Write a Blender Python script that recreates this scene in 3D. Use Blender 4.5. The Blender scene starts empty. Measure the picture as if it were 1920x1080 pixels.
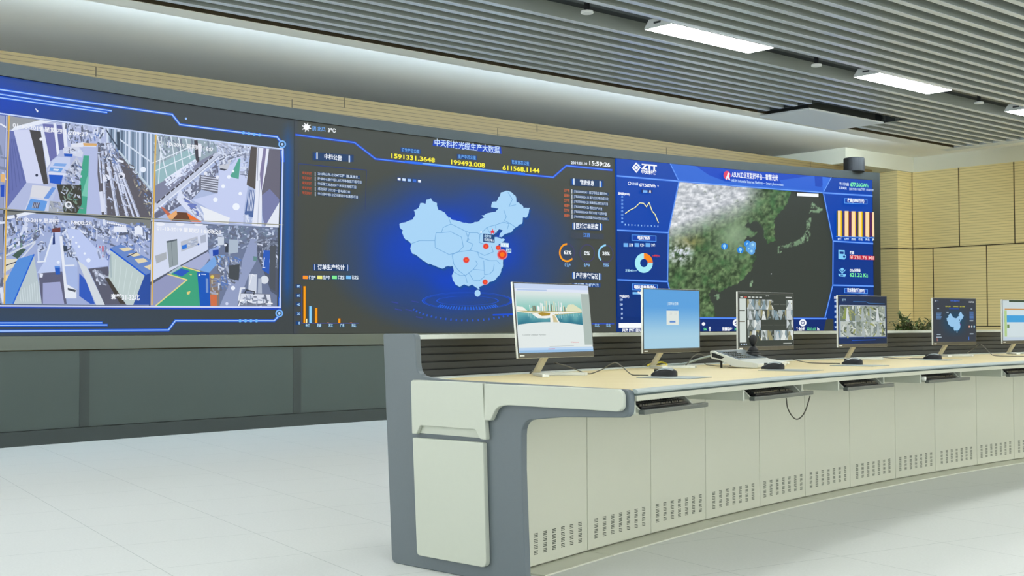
import bpy, bmesh, math, random
from mathutils import Vector, Matrix
from mathutils.geometry import tessellate_polygon

S = bpy.context.scene
COL = S.collection
# ---------------------------------------------------------------- camera, world, exposure
FPX, PV, ROLL = 2371.6623, 73.391, -0.0029157
_th = math.atan2(PV, FPX)
_c, _s, _cr, _sr = math.cos(_th), math.sin(_th), math.cos(ROLL), math.sin(ROLL)
CAMM = Matrix(((1, 0, 0), (0, _c, -_s), (0, _s, _c))) @ Matrix(((_cr, 0, -_sr), (0, 1, 0), (_sr, 0, _cr)))
EYE = Vector((0, 0, 1.0))
cam_data = bpy.data.cameras.new('camera')
cam = bpy.data.objects.new('camera', cam_data)
COL.objects.link(cam)
cam_data.sensor_width = 36.0
cam_data.lens = 36.0 * FPX / 1920.0
cam_data.clip_end = 200
right, fwd, up = CAMM.col[0], CAMM.col[1], CAMM.col[2]
cam.matrix_world = Matrix((
    (right[0], up[0], -fwd[0], 0), (right[1], up[1], -fwd[1], 0), (right[2], up[2], -fwd[2], 1.0), (0, 0, 0, 1)))
S.camera = cam

SKY_FILL = 3.7              # fill daylight through added window walls, unseen behind and left of the camera
world = bpy.data.worlds.new('world')
S.world = world
world.use_nodes = True
world.node_tree.nodes['Background'].inputs[0].default_value = (0.92, 0.98, 1, 1)
world.node_tree.nodes['Background'].inputs[1].default_value = SKY_FILL

S.view_settings.view_transform = 'Standard'
S.view_settings.look = 'None'
S.view_settings.gamma = 1
S.view_settings.use_curve_mapping = False
S.view_settings.exposure = 0.0
FILL_STRIP = 150.0             # added fill strip, unseen behind the baffle ceiling's border
LAMP = 26.0            # radiance of the ceiling lamp diffusers
S.cycles.use_denoising = True
S.cycles.max_bounces = 8
S.cycles.diffuse_bounces = 5
S.cycles.sample_clamp_indirect = 6.0

# ---------------------------------------------------------------- helpers
def lin(c):
    return tuple(((v / 255) / 12.92 if v / 255 <= 0.04045 else ((v / 255 + 0.055) / 1.055) ** 2.4) for v in c)

def pmat(name, rgb, rough=0.5, metal=0.0, spec=0.5):
    m = bpy.data.materials.new(name)
    m.use_nodes = True
    b = m.node_tree.nodes['Principled BSDF']
    b.inputs['Base Color'].default_value = lin(rgb) + (1,)
    b.inputs['Roughness'].default_value = rough
    b.inputs['Metallic'].default_value = metal
    b.inputs['Specular IOR Level'].default_value = spec
    return m

class N:
    """small node-building helper"""
    def __init__(s, m):
        s.t = m.node_tree
        s.b = s.t.nodes['Principled BSDF']
    def new(s, kind, **kw):
        n = s.t.nodes.new(kind)
        for k, v in kw.items():
            setattr(n, k, v)
        return n
    def link(s, a, b):
        s.t.links.new(a, b)
    def math(s, op, a, b=None):
        n = s.new('ShaderNodeMath', operation=op)
        for i, v in enumerate((a, b)):
            if v is None:
                continue
            if isinstance(v, (int, float)):
                n.inputs[i].default_value = v
            else:
                s.link(v, n.inputs[i])
        return n.outputs[0]
    def mix(s, fac, a, b):
        n = s.new('ShaderNodeMix', data_type='RGBA')
        for i, v in ((0, fac), (6, a), (7, b)):
            if isinstance(v, (int, float)):
                n.inputs[i].default_value = v
            elif isinstance(v, tuple):
                n.inputs[i].default_value = v if len(v) == 4 else v + (1,)
            else:
                s.link(v, n.inputs[i])
        return n.outputs[2]

def noise_mat(name, rgb, rough, amount, scale, spec=0.5, metal=0.0):
    m = pmat(name, rgb, rough, metal, spec)
    n = N(m)
    g = n.new('ShaderNodeNewGeometry')
    t = n.new('ShaderNodeTexNoise')
    t.inputs['Scale'].default_value = scale
    t.inputs['Detail'].default_value = 3
    n.link(g.outputs['Position'], t.inputs['Vector'])
    c = lin(rgb)
    lo = tuple(v * (1 - amount) for v in c)
    hi = tuple(min(1, v * (1 + amount)) for v in c)
    n.link(n.mix(t.outputs[0], lo, hi), n.b.inputs['Base Color'])
    return m

def wood_panel_mat(name, rgb, period, dark=0.72, duty=0.22):
    """timber acoustic board with fine horizontal grooves"""
    m = pmat(name, rgb, 0.55, 0, 0.3)
    n = N(m)
    g = n.new('ShaderNodeNewGeometry')
    x = n.new('ShaderNodeSeparateXYZ')
    n.link(g.outputs['Position'], x.inputs[0])
    fr = n.math('FRACT', n.math('DIVIDE', x.outputs[2], period))
    groove = n.math('LESS_THAN', fr, duty)
    mp = n.new('ShaderNodeMapping')
    mp.inputs['Scale'].default_value = (1.2, 1.2, 14)
    n.link(g.outputs['Position'], mp.inputs[0])
    t = n.new('ShaderNodeTexNoise')
    t.inputs['Scale'].default_value = 2.0
    t.inputs['Detail'].default_value = 4
    n.link(mp.outputs[0], t.inputs['Vector'])
    c = lin(rgb)
    base = n.mix(t.outputs[0], tuple(v * 0.88 for v in c), tuple(v * 1.1 for v in c))
    n.link(n.mix(groove, base, tuple(v * dark for v in c)), n.b.inputs['Base Color'])
    return m

MAT = {}
def M(k):
    return MAT[k]
MAT['floor'] = None
MAT['plaster'] = noise_mat('white_plaster', (238, 238, 230), 0.8, 0.02, 3)
MAT['void'] = pmat('dark_void_paint', (70, 74, 74), 0.9)
MAT['slat'] = pmat('grey_baffle_side', (140, 147, 142), 0.5, 0, 0.4)
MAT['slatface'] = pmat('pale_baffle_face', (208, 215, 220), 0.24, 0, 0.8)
MAT['trim'] = pmat('ceiling_edge_trim', (228, 228, 214), 0.6)
MAT['trimgrey'] = pmat('grey_edge_trim', (196, 204, 204), 0.5)
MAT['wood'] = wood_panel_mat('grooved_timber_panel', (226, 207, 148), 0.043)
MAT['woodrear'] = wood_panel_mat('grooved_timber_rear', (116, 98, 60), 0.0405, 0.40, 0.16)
MAT['gap'] = pmat('dark_joint', (58, 48, 24), 0.8)
MAT['steel'] = pmat('black_mirror_steel', (40, 43, 41), 0.5, 0.0, 0.12)
MAT['rail'] = pmat('grey_satin_steel', (104, 110, 102), 0.34, 0.7)
MAT['basepanel'] = pmat('grey_gloss_cladding', (68, 77, 73), 0.36, 0.0, 0.4)
MAT['kick'] = pmat('dark_kick_plate', (50, 57, 55), 0.35)
MAT['frame'] = noise_mat('slate_grey_paint', (91, 101, 106), 0.45, 0.03, 60)
MAT['cover'] = noise_mat('pale_sage_paint', (182, 187, 174), 0.4, 0.015, 40)
MAT['door'] = noise_mat('pale_cream_metal', (202, 203, 186), 0.4, 0.015, 4)
MAT['doorside'] = pmat('cabinet_side_metal', (186, 186, 168), 0.5)
MAT['railpaint'] = pmat('front_rail_paint', (178, 180, 164), 0.45)
MAT['can'] = pmat('matte_black_can', (11, 11, 12), 0.6, 0, 0.3)
MAT['beige'] = noise_mat('beige_plaster', (212, 210, 190), 0.8, 0.02, 3)
MAT['slot'] = pmat('vent_slot_dark', (72, 78, 66), 0.8)
MAT['topwood'] = None
MAT['edge'] = pmat('grey_soft_edge', (158, 169, 167), 0.4)
MAT['edgedark'] = pmat('dark_shadow_gap', (70, 86, 84), 0.6)
MAT['strip'] = pmat('pale_rear_strip', (206, 212, 206), 0.45)
MAT['screenpanel'] = pmat('charcoal_slat_panel', (41, 44, 43), 0.5)
MAT['groove'] = pmat('slat_groove', (24, 26, 27), 0.7)
MAT['silver'] = pmat('silver_metal', (216, 219, 212), 0.35, 0.15)
MAT['champagne'] = pmat('champagne_metal', (206, 197, 166), 0.35, 0.4)
MAT['bezel'] = pmat('monitor_black', (40, 42, 42), 0.35)
MAT['chin'] = pmat('monitor_chin', (74, 70, 58), 0.35, 0.3)
MAT['black'] = pmat('black_plastic', (22, 24, 26), 0.45, 0, 0.35)
MAT['keys'] = pmat('keycap_black', (44, 48, 50), 0.35)
MAT['tray'] = pmat('tray_charcoal', (58, 63, 63), 0.4)
MAT['lip'] = pmat('tray_lip_grey', (80, 86, 82), 0.35)
MAT['pad'] = pmat('mouse_pad_grey', (150, 160, 160), 0.5)
MAT['mousetop'] = pmat('mouse_gloss', (150, 158, 160), 0.18)
MAT['cable'] = pmat('cable_grey', (96, 94, 84), 0.5)
MAT['cabledark'] = pmat('cable_dark', (58, 56, 44), 0.5)
MAT['yellow'] = pmat('yellow_cable_sheath', (218, 200, 60), 0.5)
MAT['ctrl'] = pmat('controller_shell', (206, 208, 200), 0.4)
MAT['ctrlface'] = pmat('controller_face', (112, 122, 128), 0.25)
MAT['leaf'] = noise_mat('leaf_green', (74, 92, 44), 0.5, 0.45, 14)
MAT['stem'] = pmat('plant_stem', (84, 74, 46), 0.7)
MAT['pot'] = pmat('white_pot', (206, 206, 198), 0.4)
MAT['lampbody'] = pmat('lamp_white_metal', (214, 218, 216), 0.4)
MAT['ac'] = pmat('aircon_white', (214, 220, 222), 0.5)
MAT['white'] = pmat('white_plastic', (226, 228, 224), 0.4)

# tabletop: pale maple
m = pmat('maple_top', (226, 212, 168), 0.4, 0, 0.4)
n = N(m)
g = n.new('ShaderNodeNewGeometry')
mp = n.new('ShaderNodeMapping')
mp.inputs['Rotation'].default_value = (0, 0, -0.85)
mp.inputs['Scale'].default_value = (1.5, 22, 1)
n.link(g.outputs['Position'], mp.inputs[0])
t = n.new('ShaderNodeTexNoise')
t.inputs['Scale'].default_value = 1.6
t.inputs['Detail'].default_value = 4
n.link(mp.outputs[0], t.inputs['Vector'])
n.link(n.mix(t.outputs[0], lin((212, 192, 136)), lin((228, 214, 168))), n.b.inputs['Base Color'])
MAT['topwood'] = m
# floor: pale terrazzo tiles on a grid set by the joint lines
m = pmat('terrazzo_floor', (214, 220, 212), 0.42, 0, 0.35)
n = N(m)
g = n.new('ShaderNodeNewGeometry')
mp = n.new('ShaderNodeMapping')
mp.vector_type = 'TEXTURE'
mp.inputs['Location'].default_value = (-3.155, 8.081, 0)
mp.inputs['Rotation'].default_value = (0, 0, math.atan2(-0.855, 0.518))
n.link(g.outputs['Position'], mp.inputs[0])
x = n.new('ShaderNodeSeparateXYZ')
n.link(mp.outputs[0], x.inputs[0])
jl = []
for o, off in ((x.outputs[0], 0.0), (x.outputs[1], 0.0)):
    fr = n.math('FRACT', n.math('DIVIDE', n.math('ADD', o, off + 0.002), 0.65))
    jl.append(n.math('LESS_THAN', fr, 0.0062))
joint = n.math('MAXIMUM', jl[0], jl[1])
t = n.new('ShaderNodeTexNoise')
t.inputs['Scale'].default_value = 90
t.inputs['Detail'].default_value = 3
n.link(g.outputs['Position'], t.inputs['Vector'])
t2 = n.new('ShaderNodeTexNoise')
t2.inputs['Scale'].default_value = 1.2
n.link(g.outputs['Position'], t2.inputs['Vector'])
c1 = n.mix(t.outputs[0], lin((199, 202, 197)), lin((219, 221, 217)))
c2 = n.mix(n.math('MULTIPLY', t2.outputs[0], 0.35), c1, lin((208, 211, 209)))
n.link(n.mix(n.math('MULTIPLY', joint, 0.8), c2, lin((160, 166, 162))), n.b.inputs['Base Color'])
MAT['floor'] = m
# lamp diffuser
m = pmat('lamp_diffuser', (250, 252, 255), 0.5)
b = m.node_tree.nodes['Principled BSDF']
b.inputs['Emission Color'].default_value = (0.97, 1.0, 0.985, 1)
b.inputs['Emission Strength'].default_value = LAMP
MAT['diffuser'] = m
# lit pixels of every screen: colour comes from the drawn graphics (point colours)
m = pmat('screen_pixels', (2, 2, 2), 0.6, 0, 0.08)
n = N(m)
a = n.new('ShaderNodeAttribute', attribute_name='Col')
n.link(a.outputs['Color'], n.b.inputs['Emission Color'])
n.b.inputs['Emission Strength'].default_value = 1.0
m.cycles.emission_sampling = 'NONE'
MAT['pixels'] = m

def tag(o, label=None, cat=None, group=None, kind=None):
    if label: o['label'] = label
    if cat: o['category'] = cat
    if group: o['group'] = group
    if kind: o['kind'] = kind
    return o

def empty(name, loc=(0, 0, 0), rz=0.0):
    o = bpy.data.objects.new(name, None)
    o.empty_display_size = 0.1
    COL.objects.link(o)
    o.location = loc
    o.rotation_euler = (0, 0, rz)
    o['_m'] = 0
    del o['_m']
    return o

def rootmat(o):
    if o is None:
        return Matrix.Identity(4)
    return Matrix.LocRotScale(o.location, o.rotation_euler, o.scale)

def attach(o, parent, local):
    """parent a mesh; local=True when its vertices are in the parent's own space, else in world space"""
    if parent is None:
        return
    o.parent = parent
    if not local:
        root = parent
        while root.parent is not None:
            root = root.parent
        if parent is root:
            o.matrix_parent_inverse = rootmat(root).inverted()
        # deeper: the parent mesh already sits with world-space vertices at identity

class MB:
    """collects faces and links them as ONE mesh object"""
    def __init__(s):
        s.v, s.f, s.mi, s.mats = [], [], [], []
    def slot(s, mat):
        if mat not in s.mats:
            s.mats.append(mat)
        return s.mats.index(mat)
    def add(s, verts, faces, mat):
        k = len(s.v)
        i = s.slot(mat)
        s.v += [Vector(p) for p in verts]
        s.f += [tuple(a + k for a in f) for f in faces]
        s.mi += [i] * len(faces)
    def hexa(s, p, mat):
        """8 corners: bottom ring 0-3, top ring 4-7"""
        s.add(p, [(0, 3, 2, 1), (4, 5, 6, 7), (0, 1, 5, 4), (1, 2, 6, 5), (2, 3, 7, 6), (3, 0, 4, 7)], mat)
    def box(s, lo, hi, mat, f=None):
        p = [(lo[0], lo[1], lo[2]), (hi[0], lo[1], lo[2]), (hi[0], hi[1], lo[2]), (lo[0], hi[1], lo[2]),
             (lo[0], lo[1], hi[2]), (hi[0], lo[1], hi[2]), (hi[0], hi[1], hi[2]), (lo[0], hi[1], hi[2])]
        if f:
            p = [f(*q) for q in p]
        s.hexa(p, mat)
    def prism(s, pts, f, h0, h1, mat):
        """2D outline swept between h0 and h1; f(a, b, h) -> world"""
        k = len(pts)
        vs = [f(a, b, h0) for a, b in pts] + [f(a, b, h1) for a, b in pts]
        fs = [tuple(range(k)), tuple(reversed(range(k, 2 * k)))]
        fs += [(i, (i + 1) % k, (i + 1) % k + k, i + k) for i in range(k)]
        s.add(vs, fs, mat)
    def tube(s, pts, r, mat, seg=8):
        pts = [Vector(p) for p in pts]
        vs, fs = [], []
        for i, p in enumerate(pts):
            d = (pts[min(i + 1, len(pts) - 1)] - pts[max(i - 1, 0)]).normalized()
            a = d.cross(Vector((0, 0, 1)))
            if a.length < 1e-4:
                a = Vector((1, 0, 0))
            a.normalize()
            b2 = a.cross(d)
            rr = r[i] if isinstance(r, (list, tuple)) else r
            for k in range(seg):
                an = 2 * math.pi * k / seg
                vs.append(p + a * rr * math.cos(an) + b2 * rr * math.sin(an))
        for i in range(len(pts) - 1):
            for k in range(seg):
                fs.append((i * seg + k, i * seg + (k + 1) % seg, (i + 1) * seg + (k + 1) % seg, (i + 1) * seg + k))
        fs.append(tuple(reversed(range(seg))))
        fs.append(tuple(range((len(pts) - 1) * seg, len(pts) * seg)))
        s.add(vs, fs, mat)
    def lathe(s, prof, c, mat, seg=24, f=None):
        vs, fs = [], []
        for r, z in prof:
            for k in range(seg):
                an = 2 * math.pi * k / seg
                p = Vector((c[0] + r * math.cos(an), c[1] + r * math.sin(an), c[2] + z))
                vs.append(f(p) if f else p)
        for i in range(len(prof) - 1):
            for k in range(seg):
                fs.append((i * seg + k, i * seg + (k + 1) % seg, (i + 1) * seg + (k + 1) % seg, (i + 1) * seg + k))
        fs.append(tuple(reversed(range(seg))))
        fs.append(tuple(range((len(prof) - 1) * seg, len(prof) * seg)))
        s.add(vs, fs, mat)
    def build(s, name, parent=None, local=False, bevel=0.0, smooth=False, kind=None, label=None):
        me = bpy.data.meshes.new(name)
        me.from_pydata(s.v, [], s.f)
        for mt in s.mats:
            me.materials.append(mt)
        me.polygons.foreach_set('material_index', s.mi)
        bm = bmesh.new()
        bm.from_mesh(me)
        bmesh.ops.recalc_face_normals(bm, faces=bm.faces)
        bm.to_mesh(me)
        bm.free()
        if smooth:
            me.shade_smooth()
        o = bpy.data.objects.new(name, me)
        COL.objects.link(o)
        attach(o, parent, local)
        if bevel:
            md = o.modifiers.new('bevel', 'BEVEL')
            md.width = bevel
            md.segments = 2
            md.limit_method = 'ANGLE'
            md.angle_limit = math.radians(40)
        if kind: o['kind'] = kind
        if label: o['label'] = label
        return o

def rounded(pts, radii, seg=5):
    """outline with its corners rounded"""
    out = []
    k = len(pts)
    for i in range(k):
        p = Vector(pts[i]).to_2d()
        r = radii[i] if isinstance(radii, (list, tuple)) else radii
        a, b2 = Vector(pts[i - 1]).to_2d(), Vector(pts[(i + 1) % k]).to_2d()
        if r <= 0:
            out.append((p.x, p.y))
            continue
        d1, d2 = (a - p), (b2 - p)
        l = min(r, d1.length * 0.49, d2.length * 0.49)
        q1, q2 = p + d1.normalized() * l, p + d2.normalized() * l
        for j in range(seg + 1):
            u = j / seg
            q = q1 * (1 - u) ** 2 + p * 2 * u * (1 - u) + q2 * u ** 2
            out.append((q.x, q.y))
    return out

# ---------------------------------------------------------------- survey of the room (from the photo's perspective)
def ray(u, v):
    return CAMM @ Vector(((u - 960) / FPX, 1, -(v - 540) / FPX))
def at_z(u, v, z):
    d = ray(u, v)
    return EYE + d * ((z - 1.0) / d.z)
def at_y(u, v, y):
    d = ray(u, v)
    return EYE + d * (y / d.y)
def project(p):
    q = CAMM.transposed() @ (Vector(p) - EYE)
    return 960 + FPX * q.x / q.y, 540 - FPX * q.z / q.y

PHI = 0.860638
TV = Vector((math.sin(PHI), math.cos(PHI), 0))
NV = Vector((-math.cos(PHI), math.sin(PHI), 0))
def room(t, nn, z):
    return TV * t + NV * nn + Vector((0, 0, z))
def ceil(t, nn, z):
    return room(t, nn + 0.018 * (t - 9.0), z)

# video wall: facets on an arc
LC, LR, LZ0, LZ1 = Vector((20.22294, -9.57227)), 31.77454, 0.9366, 3.1323
LS0, LS1, LS2, LS3 = -79.52, -74.845, -70.168, -65.49
FAC = (LS3 - LS0) / 27.0
def led_raw(s, r):
    a = -s / LR
    return Vector((LC.x + math.cos(a) * r, LC.y + math.sin(a) * r))
def led(s, z, off=0.0):
    """point of the faceted wall, off = metres towards the room"""
    k = math.floor((s - LS0) / FAC + 1e-9)
    a0 = LS0 + k * FAC
    f = (s - a0) / FAC
    p = led_raw(a0, LR - off) * (1 - f) + led_raw(a0 + FAC, LR - off) * f
    return Vector((p.x, p.y, z))
def led_px(u, v):
    d = ray(u, v)
    dx, dy = d.x, d.y
    a = dx * dx + dy * dy
    b2 = -(dx * LC.x + dy * LC.y)
    c = LC.length_squared - LR * LR
    t = (-b2 + math.sqrt(b2 * b2 - a * c)) / a
    an = math.atan2(dy * t - LC.y, dx * t - LC.x)
    return -an * LR, 1.0 + d.z * t

# console: arc in front of the video wall
KC, KR, KA = Vector((17.50108, -6.33267)), 20.92649, 2.5562535
def con(s, d, z):
    a = KA - s / KR
    return Vector((KC.x + math.cos(a) * (KR + d), KC.y + math.sin(a) * (KR + d), z))
def con_axes(s):
    a = KA - s / KR
    out = Vector((math.cos(a), math.sin(a), 0))
    return Vector((out.y, -out.x, 0)), out     # along +s, away from the operators
def con_start(d):
    return -0.156 + (d - 0.586) * 0.196 + 0.03
TOPZ = 0.777

# ---------------------------------------------------------------- drawing on screens
_txt_cache = {}
def text_mesh(s, bold=0.0):
    key = (s, bold)
    if key in _txt_cache:
        return _txt_cache[key]
    c = bpy.data.curves.new('t', 'FONT')
    c.body = s
    c.offset = bold
    c.resolution_u = 3
    o = bpy.data.objects.new('t', c)
    COL.objects.link(o)
    dg = bpy.context.evaluated_depsgraph_get()
    ev = o.evaluated_get(dg)
    me = ev.to_mesh()
    vs = [(v.co.x, v.co.y) for v in me.vertices]
    fs = [tuple(p.vertices) for p in me.polygons]
    ev.to_mesh_clear()
    bpy.data.objects.remove(o)
    bpy.data.curves.remove(c)
    x0 = min(v[0] for v in vs); x1 = max(v[0] for v in vs)
    _txt_cache[key] = ([(x - x0, y) for x, y in vs], fs, x1 - x0)
    return _txt_cache[key]

class Canvas:
    """flat graphics on a surface. surf(a, b, off) -> world; conv(x, y) -> (a, b)"""
    def __init__(s, surf, conv=None, base=0.001, step=0.00012, knots=None):
        s.surf, s.conv, s.lift, s.step, s.knots = surf, conv or (lambda x, y: (x, y)), base, step, knots
        s.v, s.f, s.c = [], [], []
        s.window = None
    def frame(s, pts):
        """keep later drawing inside this convex outline (authored coordinates)"""
        s.window = [s.conv(x, y) for x, y in pts] if pts else None
        return s
    def _inwin(s, q):
        W = s.window
        ar = sum(W[i - 1][0] * W[i][1] - W[i][0] * W[i - 1][1] for i in range(len(W)))
        sg = 1 if ar > 0 else -1
        for i in range(len(W)):
            (x0, y0), (x1, y1) = W[i - 1], W[i]
            f = lambda p: sg * ((x1 - x0) * (p[1] - y0) - (y1 - y0) * (p[0] - x0))
            out = []
            for j in range(len(q)):
                a, b2 = q[j - 1], q[j]
                fa, fb = f(a), f(b2)
                if (fa >= 0) != (fb >= 0):
                    t = fa / (fa - fb)
                    out.append((a[0] + t * (b2[0] - a[0]), a[1] + t * (b2[1] - a[1])))
                if fb >= 0: out.append(b2)
            q = out
            if len(q) < 3: return None
        return q
    def crop(s, x0, y0, k, k2=None):
        k2 = k2 or k
        s.conv = lambda x, y: led_px(x0 + x * k, y0 + y * k2)
        return s
    def _clip(s, poly):
        if not s.knots:
            return [poly]
        k0, fac = s.knots
        lo = math.floor((min(p[0] for p in poly) - k0) / fac + 1e-6)
        hi = math.floor((max(p[0] for p in poly) - k0) / fac - 1e-6)
        if lo >= hi:
            return [poly]
        res = []
        for k in range(lo, hi + 1):
            q = poly
            for lim, sg in ((k0 + k * fac, 1), (k0 + (k + 1) * fac, -1)):
                out = []
                for i in range(len(q)):
                    a, b2 = q[i - 1], q[i]
                    ia, ib = sg * (a[0] - lim) >= 0, sg * (b2[0] - lim) >= 0
                    if ia != ib:
                        t = (lim - a[0]) / (b2[0] - a[0])
                        out.append((a[0] + t * (b2[0] - a[0]), a[1] + t * (b2[1] - a[1])))
                    if ib:
                        out.append(b2)
                q = out
                if len(q) < 3:
                    break
            if len(q) >= 3:
                res.append(q)
        return res
    def _put(s, poly, col):
        if s.window:
            poly = s._inwin(poly)
            if not poly: return
        for q in s._clip(poly):
            k = len(s.v)
            for a, b2 in q:
                s.v.append(s.surf(a, b2, s.lift))
                s.c.append(col)
            s.f.append(tuple(range(k, k + len(q))))
    def raw(s, pts, rgb):
        """polygon in surface coordinates"""
        col = lin(rgb) + (1,)
        if len(pts) > 4 or s.knots:
            for t in tessellate_polygon([[Vector((a, b2, 0)) for a, b2 in pts]]):
                s._put([pts[i] for i in t], col)
        else:
            s._put(pts, col)
        s.lift += s.step
    def poly(s, pts, rgb):
        s.raw([s.conv(x, y) for x, y in pts], rgb)
    def rect(s, x0, y0, x1, y1, rgb):
        s.poly([(x0, y0), (x1, y0), (x1, y1), (x0, y1)], rgb)
    def line(s, pts, w, rgb):
        """w in the authored units"""
        for (x0, y0), (x1, y1) in zip(pts, pts[1:]):
            dx, dy = x1 - x0, y1 - y0
            l = math.hypot(dx, dy) or 1
            ox, oy = -dy / l * w / 2, dx / l * w / 2
            ex, ey = dx / l * w * 0.3, dy / l * w * 0.3
            s.poly([(x0 - ex + ox, y0 - ey + oy), (x1 + ex + ox, y1 + ey + oy), (x1 + ex - ox, y1 + ey - oy), (x0 - ex - ox, y0 - ey - oy)], rgb)
    def disc(s, x, y, r, rgb, seg=20, ry=None):
        ry = ry or r
        s.poly([(x + r * math.cos(2 * math.pi * k / seg), y + ry * math.sin(2 * math.pi * k / seg)) for k in range(seg)], rgb)
    def arc(s, x, y, r, w, a0, a1, rgb, ry=None, seg=28):
        """ring segment, angles in degrees clockwise from twelve o'clock"""
        ry = ry or r
        kx, ky = (r - w) / r, (ry - w * ry / r) / ry
        for k in range(seg):
            b0, b1 = (math.radians(a0 + (a1 - a0) * (k + i) / seg) for i in (0, 1))
            q = []
            for an, sc in ((b0, 1), (b1, 1), (b1, 0), (b0, 0)):
                q.append(s.conv(x + math.sin(an) * r * (1 if sc else kx), y - math.cos(an) * ry * (1 if sc else ky)))
            s._put(q, lin(rgb) + (1,))
        s.lift += s.step
    def text(s, body, p0, p1, h, rgb, bold=0.0):
        """baseline from p0 to p1 (fits the width), capital height h in authored units"""
        vs, fs, w = text_mesh(body, bold)
        a0, b0 = s.conv(*p0)
        a1, b1 = s.conv(*p1)
        _, bt = s.conv(p0[0], p0[1] - h)
        ky = (bt - b0) / 0.72
        col = lin(rgb) + (1,)
        q = [(a0 + (a1 - a0) * x / w, b0 + (b1 - b0) * x / w + y * ky) for x, y in vs]
        for f in fs:
            s._put([q[i] for i in f], col)
        s.lift += s.step
    def grid(s, a0, a1, b0, b1, na, nb, fn):
        """smooth field in surface coordinates; fn(a, b) -> rgb or None"""
        aa = sorted(set([a0 + (a1 - a0) * i / na for i in range(na + 1)] +
                        ([s.knots[0] + k * s.knots[1] for k in range(-5, 60) if a0 < s.knots[0] + k * s.knots[1] < a1] if s.knots else [])))
        bb = [b0 + (b1 - b0) * j / nb for j in range(nb + 1)]
        k = len(s.v)
        for b2 in bb:
            for a in aa:
                s.v.append(s.surf(a, b2, s.lift))
                s.c.append(lin(fn(a, b2)) + (1,))
        w = len(aa)
        for j in range(nb):
            for i in range(w - 1):
                s.f.append((k + j * w + i, k + j * w + i + 1, k + (j + 1) * w + i + 1, k + (j + 1) * w + i))
        s.lift += s.step
    def clutter(s, quad, cnt, size, pal, ang, seed, spread=0.35, aspect=(1, 5)):
        """many small machine-like bars inside a quadrilateral of authored coordinates"""
        rnd = random.Random(seed)
        if s.knots:                     # the wall: finer and softer
            cnt, size = int(cnt * 1.15), (size[0] * 0.68, size[1] * 0.68)
            pal = [lerp(q, (186, 198, 228), 0.36) for q in pal]
        for _ in range(cnt):
            x, y = rnd.random(), rnd.random()
            A, B, C, D = quad
            px = (A[0] * (1 - x) + B[0] * x) * (1 - y) + (D[0] * (1 - x) + C[0] * x) * y
            py = (A[1] * (1 - x) + B[1] * x) * (1 - y) + (D[1] * (1 - x) + C[1] * x) * y
            an = math.radians(rnd.choice(ang)) + rnd.uniform(-spread, spread)
            w = rnd.uniform(*size) * 0.5
            l = w * rnd.uniform(*aspect)
            ca, sa = math.cos(an), math.sin(an)
            s.poly([(px + i * l * ca - j * w * sa, py + i * l * sa + j * w * ca) for i, j in ((-1, -1), (1, -1), (1, 1), (-1, 1))], rnd.choice(pal))
    def build(s, name, parent, local=False):
        me = bpy.data.meshes.new(name)
        me.from_pydata(s.v, [], s.f)
        at = me.attributes.new('Col', 'FLOAT_COLOR', 'POINT')
        at.data.foreach_set('color', [x for c in s.c for x in c])
        me.materials.append(M('pixels'))
        o = bpy.data.objects.new(name, me)
        COL.objects.link(o)
        attach(o, parent, local)
        return o

def hashn(i, j, k=0):
    n_ = (i * 374761393 + j * 668265263 + k * 2147483647) & 0xffffffff
    n_ = ((n_ ^ (n_ >> 13)) * 1274126177) & 0xffffffff
    return ((n_ ^ (n_ >> 16)) & 0xffff) / 65535.0
def vnoise(x, y, k=0):
    i, j = math.floor(x), math.floor(y)
    fx, fy = x - i, y - j
    fx, fy = fx * fx * (3 - 2 * fx), fy * fy * (3 - 2 * fy)
    return (hashn(i, j, k) * (1 - fx) + hashn(i + 1, j, k) * fx) * (1 - fy) + (hashn(i, j + 1, k) * (1 - fx) + hashn(i + 1, j + 1, k) * fx) * fy
def fbm(x, y, k=0):
    return 0.5 * vnoise(x, y, k) + 0.25 * vnoise(x * 2.1, y * 2.1, k + 1) + 0.15 * vnoise(x * 4.3, y * 4.3, k + 2) + 0.1 * vnoise(x * 8.7, y * 8.7, k + 3)
def lerp(a, b2, t):
    t = max(0.0, min(1.0, t))
    return tuple(x * (1 - t) + y * t for x, y in zip(a, b2))
def inside(x, y, pts):
    r = False
    for i in range(len(pts)):
        (x0, y0), (x1, y1) = pts[i - 1], pts[i]
        if (y0 > y) != (y1 > y) and x < (x1 - x0) * (y - y0) / (y1 - y0) + x0:
            r = not r
    return r

# ================================================================ ROOM SHELL
WN, WT, WZ, CZ = 12.02, 19.09, 3.6, 3.85          # rear partition, right wall, panel top, ceiling
T0, T1, N0, N1 = -3.0, 19.3, -6.0, 14.3

b = MB(); b.box((T0, N0, -0.1), (T1, N1, 0), M('floor'), room)
b.build('floor', kind='structure')
b = MB()
b.box((T0, 9.7, CZ), (T1, N1, CZ + 0.1), M('plaster'), room)
b.box((17.1, N0, CZ), (T1, 9.7, CZ + 0.1), M('plaster'), room)
b.box((T0, N0, CZ), (17.1, 9.7, CZ + 0.1), M('void'), room)
b.build('ceiling', kind='structure')
# bulkhead in the far corner
b = MB(); b.box((17.13, 11.76, WZ + 0.001), (WT + 0.2, N1, CZ), M('beige'), room)
b.build('trim_1', kind='structure')
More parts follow.
